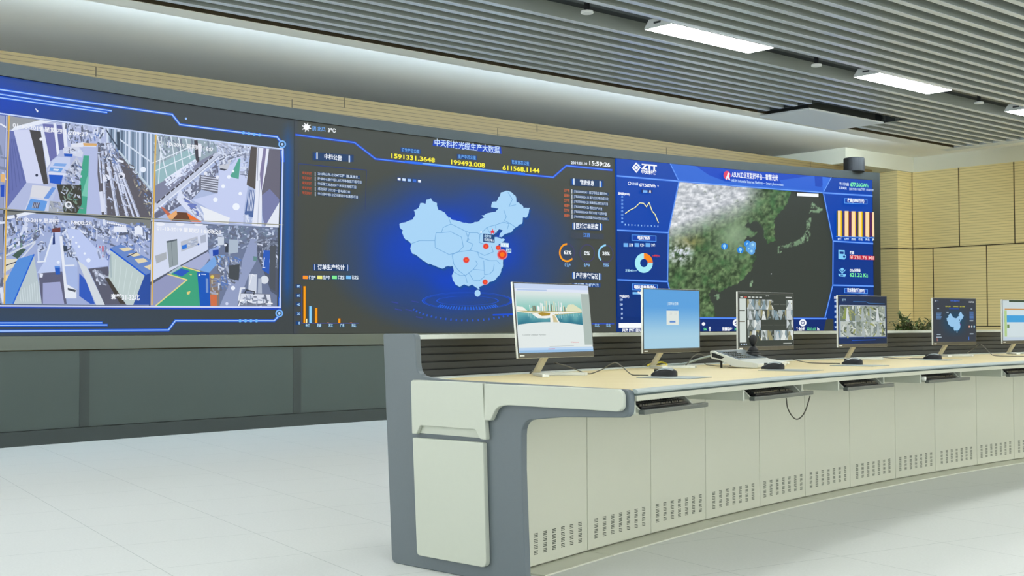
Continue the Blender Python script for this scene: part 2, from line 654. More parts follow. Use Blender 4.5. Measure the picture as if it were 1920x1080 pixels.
# right wall: grooved timber panels in two brick-bonded rows, plaster above
b = MB()
b.box((WT + 0.014, N0, 0), (WT + 0.2, N1, WZ), M('gap'), room)
b.box((WT + 0.005, N0, WZ), (WT + 0.2, N1, CZ), M('beige'), room)
for z0, z1, ph in ((0.0, 0.985, 0.0), (1.0, 2.293, 11.415), (2.311, WZ, 11.885)):
    first = 11.782
    if ph == 0.0: ph = 11.885
    nn = ph
    while nn > N0:
        a0 = max(nn - 0.953, N0)
        b.box((WT, a0 + 0.011, z0), (WT + 0.03, min(nn - 0.011, first), z1), M('wood'), room)
        nn -= 0.953
    if ph < first:
        b.box((WT, ph + 0.011, z0), (WT + 0.03, first, z1), M('wood'), room)
b.build('wall_right', kind='structure')
# pilaster between the video wall and the right wall
b = MB()
b.box((18.66, 11.80, 0), (WT + 0.02, N1, 2.293), M('wood'), room)
b.box((18.66, 11.80, 2.311), (WT + 0.02, N1, WZ), M('wood'), room)
b.box((18.675, 11.815, 0.1), (WT, N1, WZ - 0.01), M('gap'), room)
b.build('trim_2', kind='structure')
# rear partition behind the video wall: horizontal timber boards
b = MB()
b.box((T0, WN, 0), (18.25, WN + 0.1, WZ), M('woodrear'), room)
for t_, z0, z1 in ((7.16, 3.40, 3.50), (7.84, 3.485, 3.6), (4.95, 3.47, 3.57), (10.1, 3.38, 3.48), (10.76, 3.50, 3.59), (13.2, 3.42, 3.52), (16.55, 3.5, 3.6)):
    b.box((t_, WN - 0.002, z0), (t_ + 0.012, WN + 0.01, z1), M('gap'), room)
b.build('wall_rear', kind='structure')
b = MB(); b.box((T0, N1, 0), (T1, N1 + 0.1, CZ), M('plaster'), room)
b.build('wall_back', kind='structure')
# window openings added out of view for fill daylight: low sill, header, mullions
def fill_window_wall(name, a0, a1, f, fp):
    b = MB()
    b.box((a0, -0.1, 0), (a1, 0.05, 0.25), M('plaster'), f)
    b.box((a0, -0.1, 3.5), (a1, 0.05, CZ), M('plaster'), f)
    a = a0
    while a < a1:
        b.box((a, -0.1, 0.25), (a + 0.12, 0.05, 3.5), M('trimgrey'), f)
        a += 2.9
    b.build(name, kind='structure')
    L = bpy.data.lights.new('fill_portal', 'AREA')
    L.shape = 'RECTANGLE'; L.size = a1 - a0; L.size_y = 3.25
    L.cycles.is_portal = True
    o = bpy.data.objects.new('fill_portal', L); COL.objects.link(o)
    o.location = f((a0 + a1) / 2, -0.05, 1.875)
    o.rotation_mode = 'QUATERNION'
    d = (f(0, 1, 0) - f(0, 0, 0)).normalized()
    o.rotation_quaternion = d.to_track_quat('-Z', 'Z')
fill_window_wall('wall_left', 4.5, 11.9, lambda a, y, z: room(T0 + y, a, z), None)
b = MB(); b.box((T0 - 0.1, N0, 0), (T0, 4.5, CZ), M('plaster'), room)
b.build('wall_left', kind='structure')
fill_window_wall('wall_front', T0, T1, lambda a, y, z: room(a, N0 + y, z), None)

# ---- baffle ceiling
SZ, SH = 3.6, 0.125
SE, ST = 9.615, 16.9                  # edge towards the video wall, edge towards the right wall
PITCH = 0.2033
ROWS = [7.44 - 3.25 * k for k in range(5)]       # lamp slots
AC = (12.25, 14.12, 8.76)             # opening of the air conditioner (t0, t1, n0)
b = MB()
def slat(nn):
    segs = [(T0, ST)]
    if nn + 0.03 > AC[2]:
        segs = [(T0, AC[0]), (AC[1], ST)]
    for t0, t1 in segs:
        # folded steel baffle: broad darker sides, narrow flat paler bottom
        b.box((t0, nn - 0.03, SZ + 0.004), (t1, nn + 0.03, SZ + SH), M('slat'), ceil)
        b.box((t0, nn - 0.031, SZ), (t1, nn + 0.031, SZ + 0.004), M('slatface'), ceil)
slots = []
for k, r in enumerate(ROWS):
    lo, hi = r - 0.17, r + 0.17
    slots.append((lo, hi))
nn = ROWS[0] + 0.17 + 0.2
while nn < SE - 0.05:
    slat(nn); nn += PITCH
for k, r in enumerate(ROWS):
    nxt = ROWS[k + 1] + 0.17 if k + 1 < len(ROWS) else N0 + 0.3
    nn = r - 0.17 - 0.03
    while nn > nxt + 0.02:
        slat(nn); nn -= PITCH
b.build('ceiling_slats', kind='structure')
b = MB()                              # lamp slots: backing plates
for lo, hi in slots:
    b.box((T0, lo, SZ + 0.10), (ST, hi, SZ + 0.12), M('tray'), ceil)
b.build('ceiling_slots', kind='structure')
b = MB()                              # flat border and its upstand
b.box((T0, SE, SZ), (ST + 0.02, SE + 0.23, SZ + 0.03), M('trim'), ceil)
b.box((T0, SE + 0.2, SZ + 0.03), (ST + 0.3, SE + 0.23, CZ), M('trim'), ceil)
b.box((ST, N0, SZ), (ST + 0.24, SE + 0.23, SZ + 0.03), M('trimgrey'), ceil)
b.box((ST + 0.2, N0, SZ + 0.03), (ST + 0.24, SE + 0.2, CZ), M('trimgrey'), ceil)
b.box((T0, SE - 0.012, SZ + 0.005), (ST, SE, SZ + 0.1), M('gap'), ceil)
b.build('trim_3', kind='structure')

# ================================================================ VIDEO WALL
p0 = led((LS1 + LS2) / 2, 0)
vw = tag(empty('video_wall', (p0.x, p0.y, 0)),
         'long curved video wall of three lit displays on dark grey base cladding', 'video wall')
KN = (LS0, FAC)
def led_solid(b, s0, s1, o0, o1, z0, z1, mat):
    """block following the facets between offsets o0 (front) and o1 (back)"""
    k0, k1 = math.ceil((s0 - LS0) / FAC - 1e-6), math.floor((s1 - LS0) / FAC + 1e-6)
    ss = [s0] + [LS0 + k * FAC for k in range(k0, k1 + 1) if s0 + 1e-4 < LS0 + k * FAC < s1 - 1e-4] + [s1]
    for a, c in zip(ss, ss[1:]):
        c2 = c - 1e-6
        P = [led(a + 1e-6, 0, o0), led(c2, 0, o0), led(c2, 0, o1), led(a + 1e-6, 0, o1)]
        b.hexa([Vector((q.x, q.y, z0)) for q in P] + [Vector((q.x, q.y, z1)) for q in P], mat)
disp = []
for k, (s0, s1) in enumerate(((LS0, LS1), (LS1, LS2), (LS2, LS3))):
    b = MB(); led_solid(b, s0 + 0.001, s1 - 0.001, 0.0, -0.12, LZ0, LZ1, M('black'))
    o = b.build('display', vw)
    o['label'] = ('display of factory camera pictures', 'display with the pale blue country map', 'blue display with the satellite picture')[k]
    disp.append(o)
b = MB(); led_solid(b, LS0 - 0.11, LS3 + 0.14, 0.03, -0.14, LZ1 + 0.0, LZ1 + 0.114, M('steel'))
b.build('top_bezel', vw)
b = MB(); led_solid(b, LS3, LS3 + 0.14, 0.03, -0.14, 0.0, LZ1, M('steel'))
b.build('side_bezel', vw)
b = MB(); led_solid(b, LS0 - 0.11, LS0, 0.03, -0.14, 0.0, LZ1, M('steel'))
b.build('side_bezel', vw)
b = MB(); led_solid(b, LS0, LS3, 0.012, -0.14, 0.815, LZ0 - 0.002, M('rail'))
b.build('lower_rail', vw)
b = MB(); led_solid(b, LS0, LS3, -0.012, -0.14, 0.0, 0.8, M('kick'))
b.build('back_panel', vw)
s0 = LS0
while s0 < LS3 - 0.1:
    sa, sb = s0 + 0.006, min(s0 + 9 * FAC / 2 , LS3) - 0.006
    b = MB(); led_solid(b, sa, sb, 0.0, -0.02, 0.13, 0.806, M('basepanel'))
    b.build('base_panel', vw)
    b = MB(); led_solid(b, s0 + 9 * FAC / 2 - 0.006 + 0.0, min(s0 + 9 * FAC / 2 + 0.09, LS3), 0.003, -0.01, 0.13, 0.806, M('kick'))
    if s0 + 9 * FAC / 2 < LS3 - 0.2:
        b.build('base_post', vw)
    s0 += 9 * FAC / 2
b = MB(); led_solid(b, LS0, LS3, 0.02, -0.02, 0.0, 0.125, M('kick'))
b.build('kick_plate', vw)

def C(base=0.0015, zone=None, step=0.00012):
    c = Canvas(led, None, base, step, KN)
    if zone is not None:
        a0, a1 = ((LS0, LS1), (LS1, LS2), (LS2, LS3))[zone]
        c.window = [(a0 + 0.002, LZ0), (a1 - 0.002, LZ0), (a1 - 0.002, LZ1 - 0.002), (a0 + 0.002, LZ1 - 0.002)]
    return c
PX = (0, 0, 1)
W_, LB, MB_, BL = (226, 234, 250), (120, 180, 250), (40, 110, 230), (15, 75, 190)

# ---- left display
c = C(0.001)
def bg_left(s, z):
    u, v = project(led(s, z))
    col = (64, 70, 72)
    topz = max(0, 1 - max(0, (u + 40)) / 330) * max(0, 1 - abs(v - (190 + u * 0.15)) / 130)
    col = lerp(col, (22, 66, 178), topz * 1.3)
    side = max(0, 1 - abs(u - 540) / 14) * max(0, min(1, (v - 225) / 60)) * max(0, min(1, (590 - v) / 60))
    col = lerp(col, (28, 84, 158), side)
    bot = max(0, 1 - abs(v - 600) / 60) * max(0, 1 - u / 500)
    return lerp(col, (50, 74, 110), bot * 0.7)
c.grid(LS0 + 0.001, LS1 - 0.001, LZ0 + 0.001, LZ1 - 0.001, 60, 36, bg_left)
c.build('background', disp[0])
c = C(0.002, 0).crop(0, 130, 0.291667)
G1, G2 = (24, 92, 214), (172, 206, 250)
def neon(pts, w=9):
    c.line(pts, w * 2.0, G1); c.line(pts, w * 0.75, G2)
neon([(-1500, -60), (0, 130), (1105, 290), (1155, 355), (1780, 435), (1802, 465)])
neon([(-1500, -40), (0, 160), (715, 267)], 8)
neon([(-1500, -15), (0, 182), (685, 278)], 8)
neon([(1812, 525), (1816, 590)], 12)
c.line([(1812, 590), (1794, 1500)], 9, (40, 110, 230))
c.arc(1812, 482, 25, 9, 0, 360, (120, 180, 250)); c.disc(1812, 482, 8, (170, 205, 250))
for q in ((1563, 408), (1598, 413), (1632, 418), (1667, 423)): c.disc(q[0], q[1], 10, (110, 180, 250))
c.poly([(222, 248), (245, 268), (240, 278), (232, 270)], (235, 240, 250)); c.disc(1193, 317, 7, (150, 190, 250))
c.crop(0, 400, 0.291667)
neon([(-1500, 770), (0, 757), (1080, 750), (1125, 690), (1760, 690), (1785, 665)])
neon([(-1500, 708), (0, 704), (652, 703)], 8)
neon([(-1500, 724), (0, 720), (685, 718)], 8)
neon([(1796, 545), (1796, 610)], 10)
c.arc(1792, 643, 25, 9, 0, 360, (120, 180, 250)); c.disc(1792, 643, 9, (170, 205, 250))
for q in (1540, 1575, 1610, 1645): c.disc(q, 691, 10, (110, 180, 250))
c.build('outline_graphic', disp[0])

GREY = [(70, 74, 90), (110, 116, 140), (150, 160, 190), (200, 208, 232), (225, 232, 248), (90, 96, 120)]
MIX = [(50, 55, 75), (90, 100, 130), (200, 210, 235), (232, 238, 250), (70, 100, 170), (40, 45, 60), (150, 160, 190)]
WH = [(215, 225, 248), (235, 240, 252), (180, 190, 220)]
# feed 1: aisle with blue machines and pipe racks
c = C(0.004, 0, 0.00003).crop(0, 200, 0.20365, 0.2037)
c.frame([(52, 82), (1412, 250), (1388, 1032), (30, 948)])
P = c.poly
P([(52, 82), (1412, 250), (1388, 1032), (30, 948)], (176, 186, 222))
P([(60, 84), (480, 136), (60, 220)], (150, 154, 160)); P([(130, 185), (390, 118), (480, 136), (90, 230)], (226, 232, 246))
P([(63, 225), (122, 222), (240, 700), (60, 938), (40, 940)], (104, 114, 176))
for k in range(5): c.line([(75 + k * 14, 300), (80 + k * 34, 800 - k * 30)], 7, (90, 100, 160))
P([(122, 215), (275, 212), (402, 712), (240, 700)], (206, 212, 240))
P([(268, 212), (372, 228), (442, 712), (398, 715)], (72, 70, 72))
P([(366, 180), (394, 184), (462, 520), (428, 565)], (222, 228, 244))
P([(390, 158), (500, 165), (528, 450), (460, 505)], (108, 112, 172)); P([(520, 168), (582, 175), (592, 390), (540, 402)], (98, 104, 162))
P([(488, 152), (510, 155), (545, 425), (522, 452)], (228, 232, 248)); P([(568, 150), (602, 152), (620, 372), (590, 392)], (224, 230, 246))
c.disc(375, 300, 15, (235, 238, 248)); c.disc(335, 632, 13, (60, 66, 90))
c.clutter([(600, 150), (965, 195), (960, 330), (635, 345)], 90, (10, 26), MIX, [90, 80, 5, 100], 11)
P([(650, 345), (760, 330), (880, 345), (880, 375), (650, 372)], (222, 226, 240)); P([(760, 335), (888, 340), (885, 362), (765, 360)], (214, 170, 110))
P([(758, 368), (884, 372), (905, 560), (930, 1002), (778, 998), (800, 700)], (178, 188, 226))
P([(765, 450), (816, 452), (800, 830), (788, 998), (640, 988), (720, 800), (735, 640)], (70, 164, 138))
P([(800, 640), (812, 640), (800, 830), (745, 820)], (120, 196, 176))
P([(575, 385), (600, 370), (720, 372), (762, 425), (750, 470), (580, 430)], (206, 212, 232)); P([(585, 432), (665, 436), (662, 462), (588, 458)], (42, 92, 190))
c.clutter([(600, 380), (745, 390), (745, 440), (600, 420)], 14, (8, 18), GREY, [5, 80], 12)
P([(480, 495), (525, 460), (640, 470), (640, 545), (600, 612), (430, 592)], (196, 206, 236))
P([(500, 520), (610, 525), (595, 552), (482, 545)], (128, 168, 228)); P([(458, 560), (576, 568), (556, 604), (448, 592)], (108, 158, 224)); P([(490, 572), (540, 576), (530, 594), (482, 588)], (206, 222, 246))
P([(436, 600), (600, 614), (590, 640), (440, 628)], (214, 220, 240)); P([(445, 626), (576, 632), (556, 716), (455, 702)], (38, 92, 200))
P([(600, 612), (640, 545), (700, 462), (752, 530), (735, 640), (650, 650)], (190, 196, 216)); P([(650, 545), (700, 490), (735, 540), (700, 590)], (150, 160, 186)); c.disc(668, 545, 12, (70, 76, 100))
c.clutter([(590, 590), (740, 480), (745, 720), (590, 720)], 46, (10, 24), MIX, [20, 60, 100], 13)
P([(515, 715), (742, 722), (746, 900), (700, 985), (585, 985), (545, 850)], (66, 66, 60))
c.clutter([(560, 720), (735, 740), (740, 960), (580, 960)], 46, (10, 22), [(90, 120, 80), (40, 60, 40), (200, 206, 220), (120, 130, 130), (40, 110, 80), (60, 60, 60)], [30, 70, 110], 14)
P([(290, 722), (470, 738), (400, 850), (268, 832)], (214, 216, 226)); P([(470, 738), (522, 745), (442, 962), (400, 850)], (184, 196, 228)); P([(470, 742), (510, 748), (440, 850), (395, 845)], (106, 150, 222))
P([(268, 832), (440, 850), (440, 965), (220, 952)], (200, 208, 232)); P([(275, 846), (430, 872), (400, 970), (230, 952)], (100, 154, 224)); P([(302, 880), (362, 886), (345, 938), (285, 932)], (86, 90, 116))
for k in range(4): c.line([(300 + k * 15, 884), (288 + k * 15, 932)], 4, (190, 200, 224))
P([(452, 868), (586, 884), (562, 980), (440, 972)], (166, 172, 182)); c.clutter([(460, 880), (575, 890), (555, 970), (450, 965)], 24, (8, 16), GREY, [10, 80], 15)
c.arc(622, 905, 32, 14, 0, 360, (228, 232, 240))
P([(965, 195), (1410, 252), (1395, 800), (1085, 425), (1000, 330)], (132, 152, 178))
for k in range(13):
    x = 985 + k * 33
    c.line([(x, 200 + k * 4), (x - 4 + k * 0.5, 330 + k * 36)], 10 if k % 3 else 20, (76, 92, 116) if k % 3 == 1 else (206, 218, 240))
c.line([(1090, 300), (1395, 520)], 14, (206, 218, 236)); c.line([(970, 215), (1090, 395)], 12, (70, 80, 100)); c.line([(1080, 240), (1085, 400)], 26, (60, 74, 92))
c.disc(1310, 580, 26, (228, 236, 250)); c.line([(1085, 410), (1390, 770)], 18, (190, 206, 220))
P([(895, 345), (1000, 335), (1085, 425), (1392, 800), (1386, 1030), (930, 1000), (890, 620)], (96, 94, 104))
for x0, y0, x1, y1, w in ((935, 370, 965, 985, 26), (965, 370, 1075, 1000, 30), (990, 350, 1165, 1010, 26), (1010, 345, 1270, 1020, 26), (1045, 480, 1225, 1020, 20), (1040, 420, 1130, 800, 14), (900, 420, 925, 700, 14)):
    c.line([(x0, y0), (x1, y1)], w, (206, 214, 238)); c.line([(x0 + 8, y0), (x1 + 8, y1)], w * 0.22, (120, 128, 160))
P([(905, 785), (935, 780), (960, 965), (925, 972)], (214, 220, 240)); P([(950, 450), (1130, 500), (1130, 520), (945, 480)], (226, 232, 246))
c.disc(970, 660, 34, (224, 228, 244)); c.disc(980, 685, 17, (58, 62, 84)); c.disc(1112, 636, 30, (224, 228, 244)); c.disc(1108, 645, 14, (60, 66, 86))
c.clutter([(900, 340), (1070, 380), (1150, 560), (900, 600)], 70, (8, 24), MIX, [70, 20, 100], 16)
c.clutter([(1130, 520), (1200, 540), (1390, 820), (1380, 1020), (1270, 1000)][:4], 80, (6, 20), [(60, 56, 56), (210, 216, 232), (110, 90, 70), (60, 90, 150), (40, 40, 46), (190, 180, 130)], [30, 80, 130], 17)
c.clutter([(940, 560), (1080, 560), (1260, 1015), (960, 990)], 60, (6, 18), WH + GREY, [70, 10, 60], 18)
c.text('01-10-2019 星期四', (105, 190), (560, 250), 38, (238, 240, 248), 0.02)
c.text('16:09:27', (590, 255), (800, 278), 36, (238, 240, 248), 0.02)
c.build('camera_picture', disp[0])
# feed 2: wide floor with conveyors
c = C(0.004, 0, 0.00003).crop(270, 230, 0.1945, 0.19444)
c.frame([(76, 108), (1308, 262), (1286, 1012), (64, 948)])
P = c.poly
P([(76, 108), (1308, 262), (1286, 1012), (64, 948)], (172, 186, 222))
P([(85, 112), (700, 190), (700, 295), (85, 650)], (150, 168, 180))
c.clutter([(90, 115), (690, 190), (680, 280), (90, 360)], 90, (10, 26), [(90, 104, 120), (200, 212, 232), (120, 140, 150), (226, 232, 246), (70, 80, 96)], [85, 100, 70], 21)
P([(95, 420), (420, 260), (500, 350), (135, 590)], (150, 184, 192))
for a_, c_ in (((90, 385), (430, 240)), ((120, 120), (220, 530)), ((165, 140), (135, 585)), ((255, 132), (310, 490)), ((330, 150), (372, 420)), ((400, 160), (440, 350)), ((95, 470), (480, 300))):
    c.line([a_, c_], 9, (222, 232, 244))
P([(478, 170), (512, 172), (532, 390), (498, 400)], (70, 66, 76)); P([(515, 200), (550, 205), (545, 330), (520, 330)], (226, 230, 244))
P([(85, 620), (500, 390), (700, 280), (720, 320), (100, 860), (80, 800)], (128, 132, 158))
for a_, c_, w in (((210, 555), (490, 370), 34), ((300, 520), (480, 400), 22), ((215, 600), (360, 500), 26)):
    c.line([a_, c_], w, (226, 232, 250))
c.clutter([(190, 560), (490, 370), (500, 420), (230, 640)], 40, (10, 26), WH + [(110, 120, 150)], [-33, 57], 22)
P([(76, 800), (690, 286), (722, 312), (88, 868)], (196, 204, 226))
for k in range(12):
    x = 130 + k * 46; y = 762 - k * 38.5
    P([(x - 18, y + 10), (x + 18, y - 22), (x + 26, y - 10), (x - 10, y + 24)], (74, 72, 84))
c.line([(80, 870), (725, 330)], 12, (224, 230, 246))
P([(90, 880), (520, 560), (700, 390), (712, 480), (450, 745), (100, 935)], (104, 108, 132))
c.clutter([(110, 870), (700, 380), (710, 480), (440, 740)], 110, (10, 26), GREY, [-38, 50, 88], 23)
c.clutter([(400, 640), (510, 560), (500, 680), (420, 740)], 14, (14, 30), [(220, 226, 244), (70, 76, 96)], [88, -30], 24)
P([(530, 505), (712, 530), (720, 690), (520, 640)], (112, 116, 132))
for k in range(6): c.line([(545, 522 + k * 22), (712, 545 + k * 23)], 9, (206, 212, 232))
c.line([(712, 530), (718, 700)], 10, (170, 178, 200)); c.disc(585, 490, 18, (228, 232, 244)); c.disc(700, 525, 16, (230, 234, 248))
P([(690, 182), (1075, 236), (1000, 330), (720, 350)], (176, 184, 206))
c.clutter([(690, 190), (1060, 236), (990, 330), (720, 380)], 110, (10, 26), GREY + WH, [80, 0, 40], 25)
P([(715, 460), (840, 400), (900, 330), (925, 335), (1000, 560), (960, 800), (945, 985), (800, 965), (560, 800), (450, 745), (700, 680)], (196, 206, 240))
P([(905, 345), (920, 352), (902, 545), (818, 522)], (86, 164, 146)); P([(718, 372), (845, 330), (795, 455), (715, 442)], (196, 200, 212)); P([(725, 440), (790, 452), (765, 465), (720, 455)], (70, 74, 90))
c.clutter([(720, 340), (850, 280), (840, 360), (720, 430)], 36, (10, 22), GREY + WH, [-30, 60], 26)
c.clutter([(915, 360), (1010, 340), (1000, 520), (930, 500)], 26, (12, 26), GREY, [85, 0], 27)
P([(1020, 232), (1078, 240), (1062, 645), (978, 600)], (88, 82, 80)); P([(1078, 240), (1142, 248), (1110, 500), (1126, 700), (1122, 1002), (1028, 992), (1062, 645)], (228, 232, 246))
c.line([(1090, 250), (1080, 560)], 8, (150, 156, 180)); c.line([(1105, 560), (1085, 980)], 8, (190, 196, 216))
P([(1140, 248), (1192, 254), (1152, 525), (1120, 660), (1104, 500)], (128, 122, 160)); P([(1168, 252), (1194, 254), (1150, 560), (1122, 662)], (230, 234, 246))
P([(1194, 254), (1304, 264), (1292, 770), (1155, 1002), (1128, 900), (1124, 665), (1178, 400)], (106, 104, 120)); P([(1126, 700), (1200, 640), (1292, 740), (1292, 770), (1155, 1002), (1128, 900)], (120, 126, 170))
P([(1292, 770), (1286, 1012), (1155, 1002)], (226, 232, 244))
P([(1000, 648), (1062, 655), (1040, 915), (955, 895)], (80, 104, 160))
for k in range(4): c.line([(1005 + k * 16, 655), (985 + k * 14, 850)], 7, (214, 222, 244))
c.clutter([(960, 890), (1040, 900), (1035, 960), (955, 940)], 14, (12, 24), WH, [0, 85], 28)
P([(300, 862), (405, 868), (450, 958), (250, 945)], (104, 70, 52)); P([(150, 815), (215, 900), (255, 890), (170, 815)], (196, 110, 84)); P([(210, 905), (300, 845), (308, 885), (250, 946)], (232, 172, 116)); P([(398, 868), (470, 910), (545, 960), (440, 956)], (236, 116, 52))
P([(300, 745), (330, 640), (380, 700), (480, 795), (572, 905), (545, 955), (470, 900), (380, 830)], (214, 222, 244)); c.clutter([(310, 660), (400, 700), (570, 930), (460, 880)], 34, (12, 30), [(228, 232, 246), (90, 96, 130), (60, 80, 170), (150, 156, 180)], [30, 70], 29)
P([(522, 800), (815, 920), (800, 978), (570, 955), (560, 870)], (232, 236, 244))
for x, y, r in ((805, 525, 18), (750, 615, 18), (915, 686, 17), (675, 745, 22), (875, 812, 34), (845, 470, 12)): c.disc(x, y, r, (238, 244, 254))
c.text('01-10-2019 星期四', (130, 212), (545, 262), 34, (238, 240, 248), 0.02); c.text('16:0', (562, 268), (650, 276), 34, (238, 240, 248), 0.02)
c.build('camera_picture', disp[0])
# feed 3: hall seen between cabinets
c = C(0.004, 0, 0.00003).crop(0, 390, 0.20365, 0.2037)
c.frame([(40, 28), (1388, 110), (1370, 896), (12, 886)])
P = c.poly
P([(40, 28), (1388, 110), (1370, 896), (12, 886)], (160, 174, 214))
P([(40, 28), (1388, 110), (1382, 190), (820, 82), (320, 52), (40, 70)], (126, 130, 128)); P([(38, 88), (230, 38), (332, 46), (38, 112)], (228, 234, 246))
c.clutter([(40, 95), (1385, 150), (1380, 300), (40, 230)], 200, (12, 34), MIX + [(60, 80, 130), (214, 222, 244)], [90, 85, 0, 60], 31)
c.clutter([(600, 130), (1380, 160), (1380, 440), (700, 260)], 170, (10, 28), MIX, [35, 30, 90], 32)
c.clutter([(40, 200), (420, 170), (300, 310), (40, 420)], 90, (10, 30), MIX + [(60, 110, 80)], [-35, 90, -30], 33)
for k in range(9): c.disc(980 + k * 20, 135 + k * 4, 9, (236, 240, 250))
P([(1225, 180), (1265, 160), (1300, 185), (1305, 250), (1228, 240)], (228, 234, 248)); P([(1035, 170), (1150, 175), (1160, 225), (1040, 220)], (226, 232, 246))
P([(472, 222), (545, 225), (552, 540), (500, 605), (330, 600), (405, 480)], (188, 202, 238)); P([(598, 190), (715, 200), (985, 490), (985, 530), (800, 558), (698, 480)], (186, 200, 240))
for x, y, r in ((660, 270, 9), (690, 320, 10), (715, 355, 12), (768, 420, 11), (802, 482, 20), (525, 500, 14)): c.disc(x, y, r, (228, 236, 252))
P([(470, 190), (545, 180), (545, 222), (470, 228)], (110, 60, 60)); P([(478, 228), (492, 228), (497, 335), (472, 338)], (40, 60, 120))
P([(320, 330), (420, 280), (470, 260), (405, 490), (330, 500)], (160, 176, 216)); c.line([(470, 262), (400, 490)], 16, (222, 230, 244)); c.line([(340, 380), (345, 500)], 14, (206, 216, 238)); c.line([(335, 498), (405, 492)], 14, (222, 230, 244)); c.arc(372, 330, 24, 8, -90, 90, (224, 230, 244))
c.clutter([(320, 330), (440, 280), (410, 380), (330, 420)], 16, (8, 20), MIX, [88, 0], 34)
P([(100, 440), (180, 370), (230, 380), (150, 470)], (70, 92, 84)); c.line([(40, 440), (310, 310)], 16, (206, 214, 230)); c.line([(170, 480), (310, 320)], 14, (206, 214, 230))
P([(30, 470), (160, 470), (150, 520), (20, 600)], (220, 216, 200)); P([(24, 620), (95, 610), (60, 690), (18, 690)], (226, 208, 170)); c.line([(40, 530), (150, 492)], 9, (50, 56, 80))
P([(28, 700), (150, 470), (305, 425), (110, 882), (20, 884)], (86, 142, 218)); P([(300, 440), (372, 880), (108, 884), (160, 750)], (184, 198, 204)); c.line([(300, 430), (108, 880)], 12, (40, 100, 210))
for k in range(9): c.line([(170 + k * 22, 760 - k * 12), (180 + k * 22, 860)], 5, (208, 220, 226))
P([(340, 602), (560, 585), (602, 884), (372, 882)], (96, 98, 124)); P([(382, 690), (542, 680), (580, 884), (382, 884)], (160, 166, 208)); P([(350, 600), (385, 605), (378, 640), (352, 640)], (222, 228, 246))
P([(490, 535), (540, 535), (542, 612), (500, 614)], (40, 92, 190)); P([(488, 535), (542, 535), (535, 550), (495, 550)], (90, 140, 220))
P([(575, 250), (690, 400), (700, 545), (585, 545)], (178, 194, 230)); c.clutter([(560, 200), (640, 280), (700, 480), (580, 420)], 50, (10, 24), MIX, [60, 80, 0], 35); P([(555, 345), (605, 350), (608, 402), (560, 400)], (60, 72, 90))
P([(534, 262), (560, 262), (600, 700), (690, 752), (690, 832), (586, 832)], (226, 232, 244)); P([(580, 540), (700, 540), (702, 752), (606, 705)], (166, 184, 228)); c.line([(575, 532), (668, 528)], 12, (226, 232, 244)); P([(610, 735), (685, 755), (680, 775), (610, 755)], (76, 82, 96))
P([(716, 600), (775, 660), (860, 884), (820, 884), (715, 810)], (52, 92, 190)); P([(697, 480), (785, 545), (952, 892), (872, 892)], (208, 216, 224))
P([(800, 560), (985, 540), (992, 640), (1155, 892), (952, 892)], (92, 94, 112)); c.clutter([(830, 570), (960, 600), (960, 720), (880, 680)], 26, (16, 36), [(216, 222, 238), (150, 156, 170), (70, 74, 90)], [20, 70], 36); P([(950, 640), (1000, 650), (1140, 885), (1090, 880)], (70, 66, 62))
P([(985, 640), (1005, 385), (1322, 612), (1215, 892), (1150, 892)], (188, 204, 204)); P([(1000, 368), (1100, 335), (1378, 480), (1368, 612), (1322, 618)], (104, 136, 200)); c.line([(1002, 380), (1322, 618)], 14, (30, 92, 210))
for q in ([(1080, 375), (1160, 362), (1205, 385), (1130, 402)], [(1165, 425), (1245, 410), (1285, 435), (1215, 450)], [(1222, 470), (1310, 462), (1350, 492), (1262, 512)], [(1310, 540), (1375, 520), (1372, 575)]): P(q, (224, 212, 178))
c.line([(1155, 450), (1245, 408)], 8, (56, 60, 84)); P([(1318, 622), (1370, 598), (1366, 892), (1212, 892)], (46, 80, 160)); P([(1010, 420), (1015, 640), (1005, 640), (1000, 430)], (160, 178, 186))
for k in range(5): c.line([(1050 + k * 52, 470 + k * 40), (1035 + k * 42, 700 + k * 38)], 5, (206, 220, 222))
c.clutter([(870, 330), (1000, 370), (985, 470), (880, 430)], 30, (10, 28), [(60, 80, 160), (200, 210, 236), (110, 120, 150), (190, 60, 80)], [88], 37)
c.text('01-10-2019 星期四', (130, 122), (530, 142), 34, (238, 240, 250), 0.02); c.text('16:08:28', (640, 150), (830, 160), 34, (238, 240, 250), 0.02)
c.text('套塑31-32北', (1005, 842), (1270, 846), 44, (240, 243, 250), 0.03)
c.build('camera_picture', disp[0])
# feed 4: workshop with white wall, green walkway
c = C(0.004, 0, 0.00003).crop(270, 400, 0.20365, 0.2037)
c.frame([(66, 76), (1228, 132), (1222, 860), (56, 852)])
P = c.poly
P([(66, 76), (1228, 132), (1222, 860), (56, 852)], (110, 122, 152))
P([(68, 76), (586, 105), (586, 340), (56, 645)], (210, 218, 240))
for x in (150, 330, 500): c.disc(x, 100, 40, (232, 236, 248), 14, 18)
P([(58, 632), (586, 335), (586, 352), (58, 660)], (86, 92, 110)); P([(204, 256), (302, 236), (312, 472), (230, 502)], (146, 158, 164)); P([(204, 256), (302, 236), (302, 250), (206, 272)], (90, 100, 110)); c.line([(248, 262), (262, 480)], 4, (110, 122, 130))
P([(335, 260), (490, 212), (500, 290), (340, 355)], (184, 190, 204)); P([(345, 297), (390, 285), (392, 320), (348, 334)], (56, 120, 214)); c.clutter([(400, 260), (490, 230), (490, 290), (400, 320)], 16, (8, 18), [(150, 160, 180), (210, 216, 230)], [-15], 41); P([(98, 392), (202, 356), (206, 420), (112, 464)], (170, 176, 184)); P([(515, 208), (566, 195), (568, 265), (520, 276)], (172, 180, 200)); c.disc(498, 285, 9, (60, 90, 160))
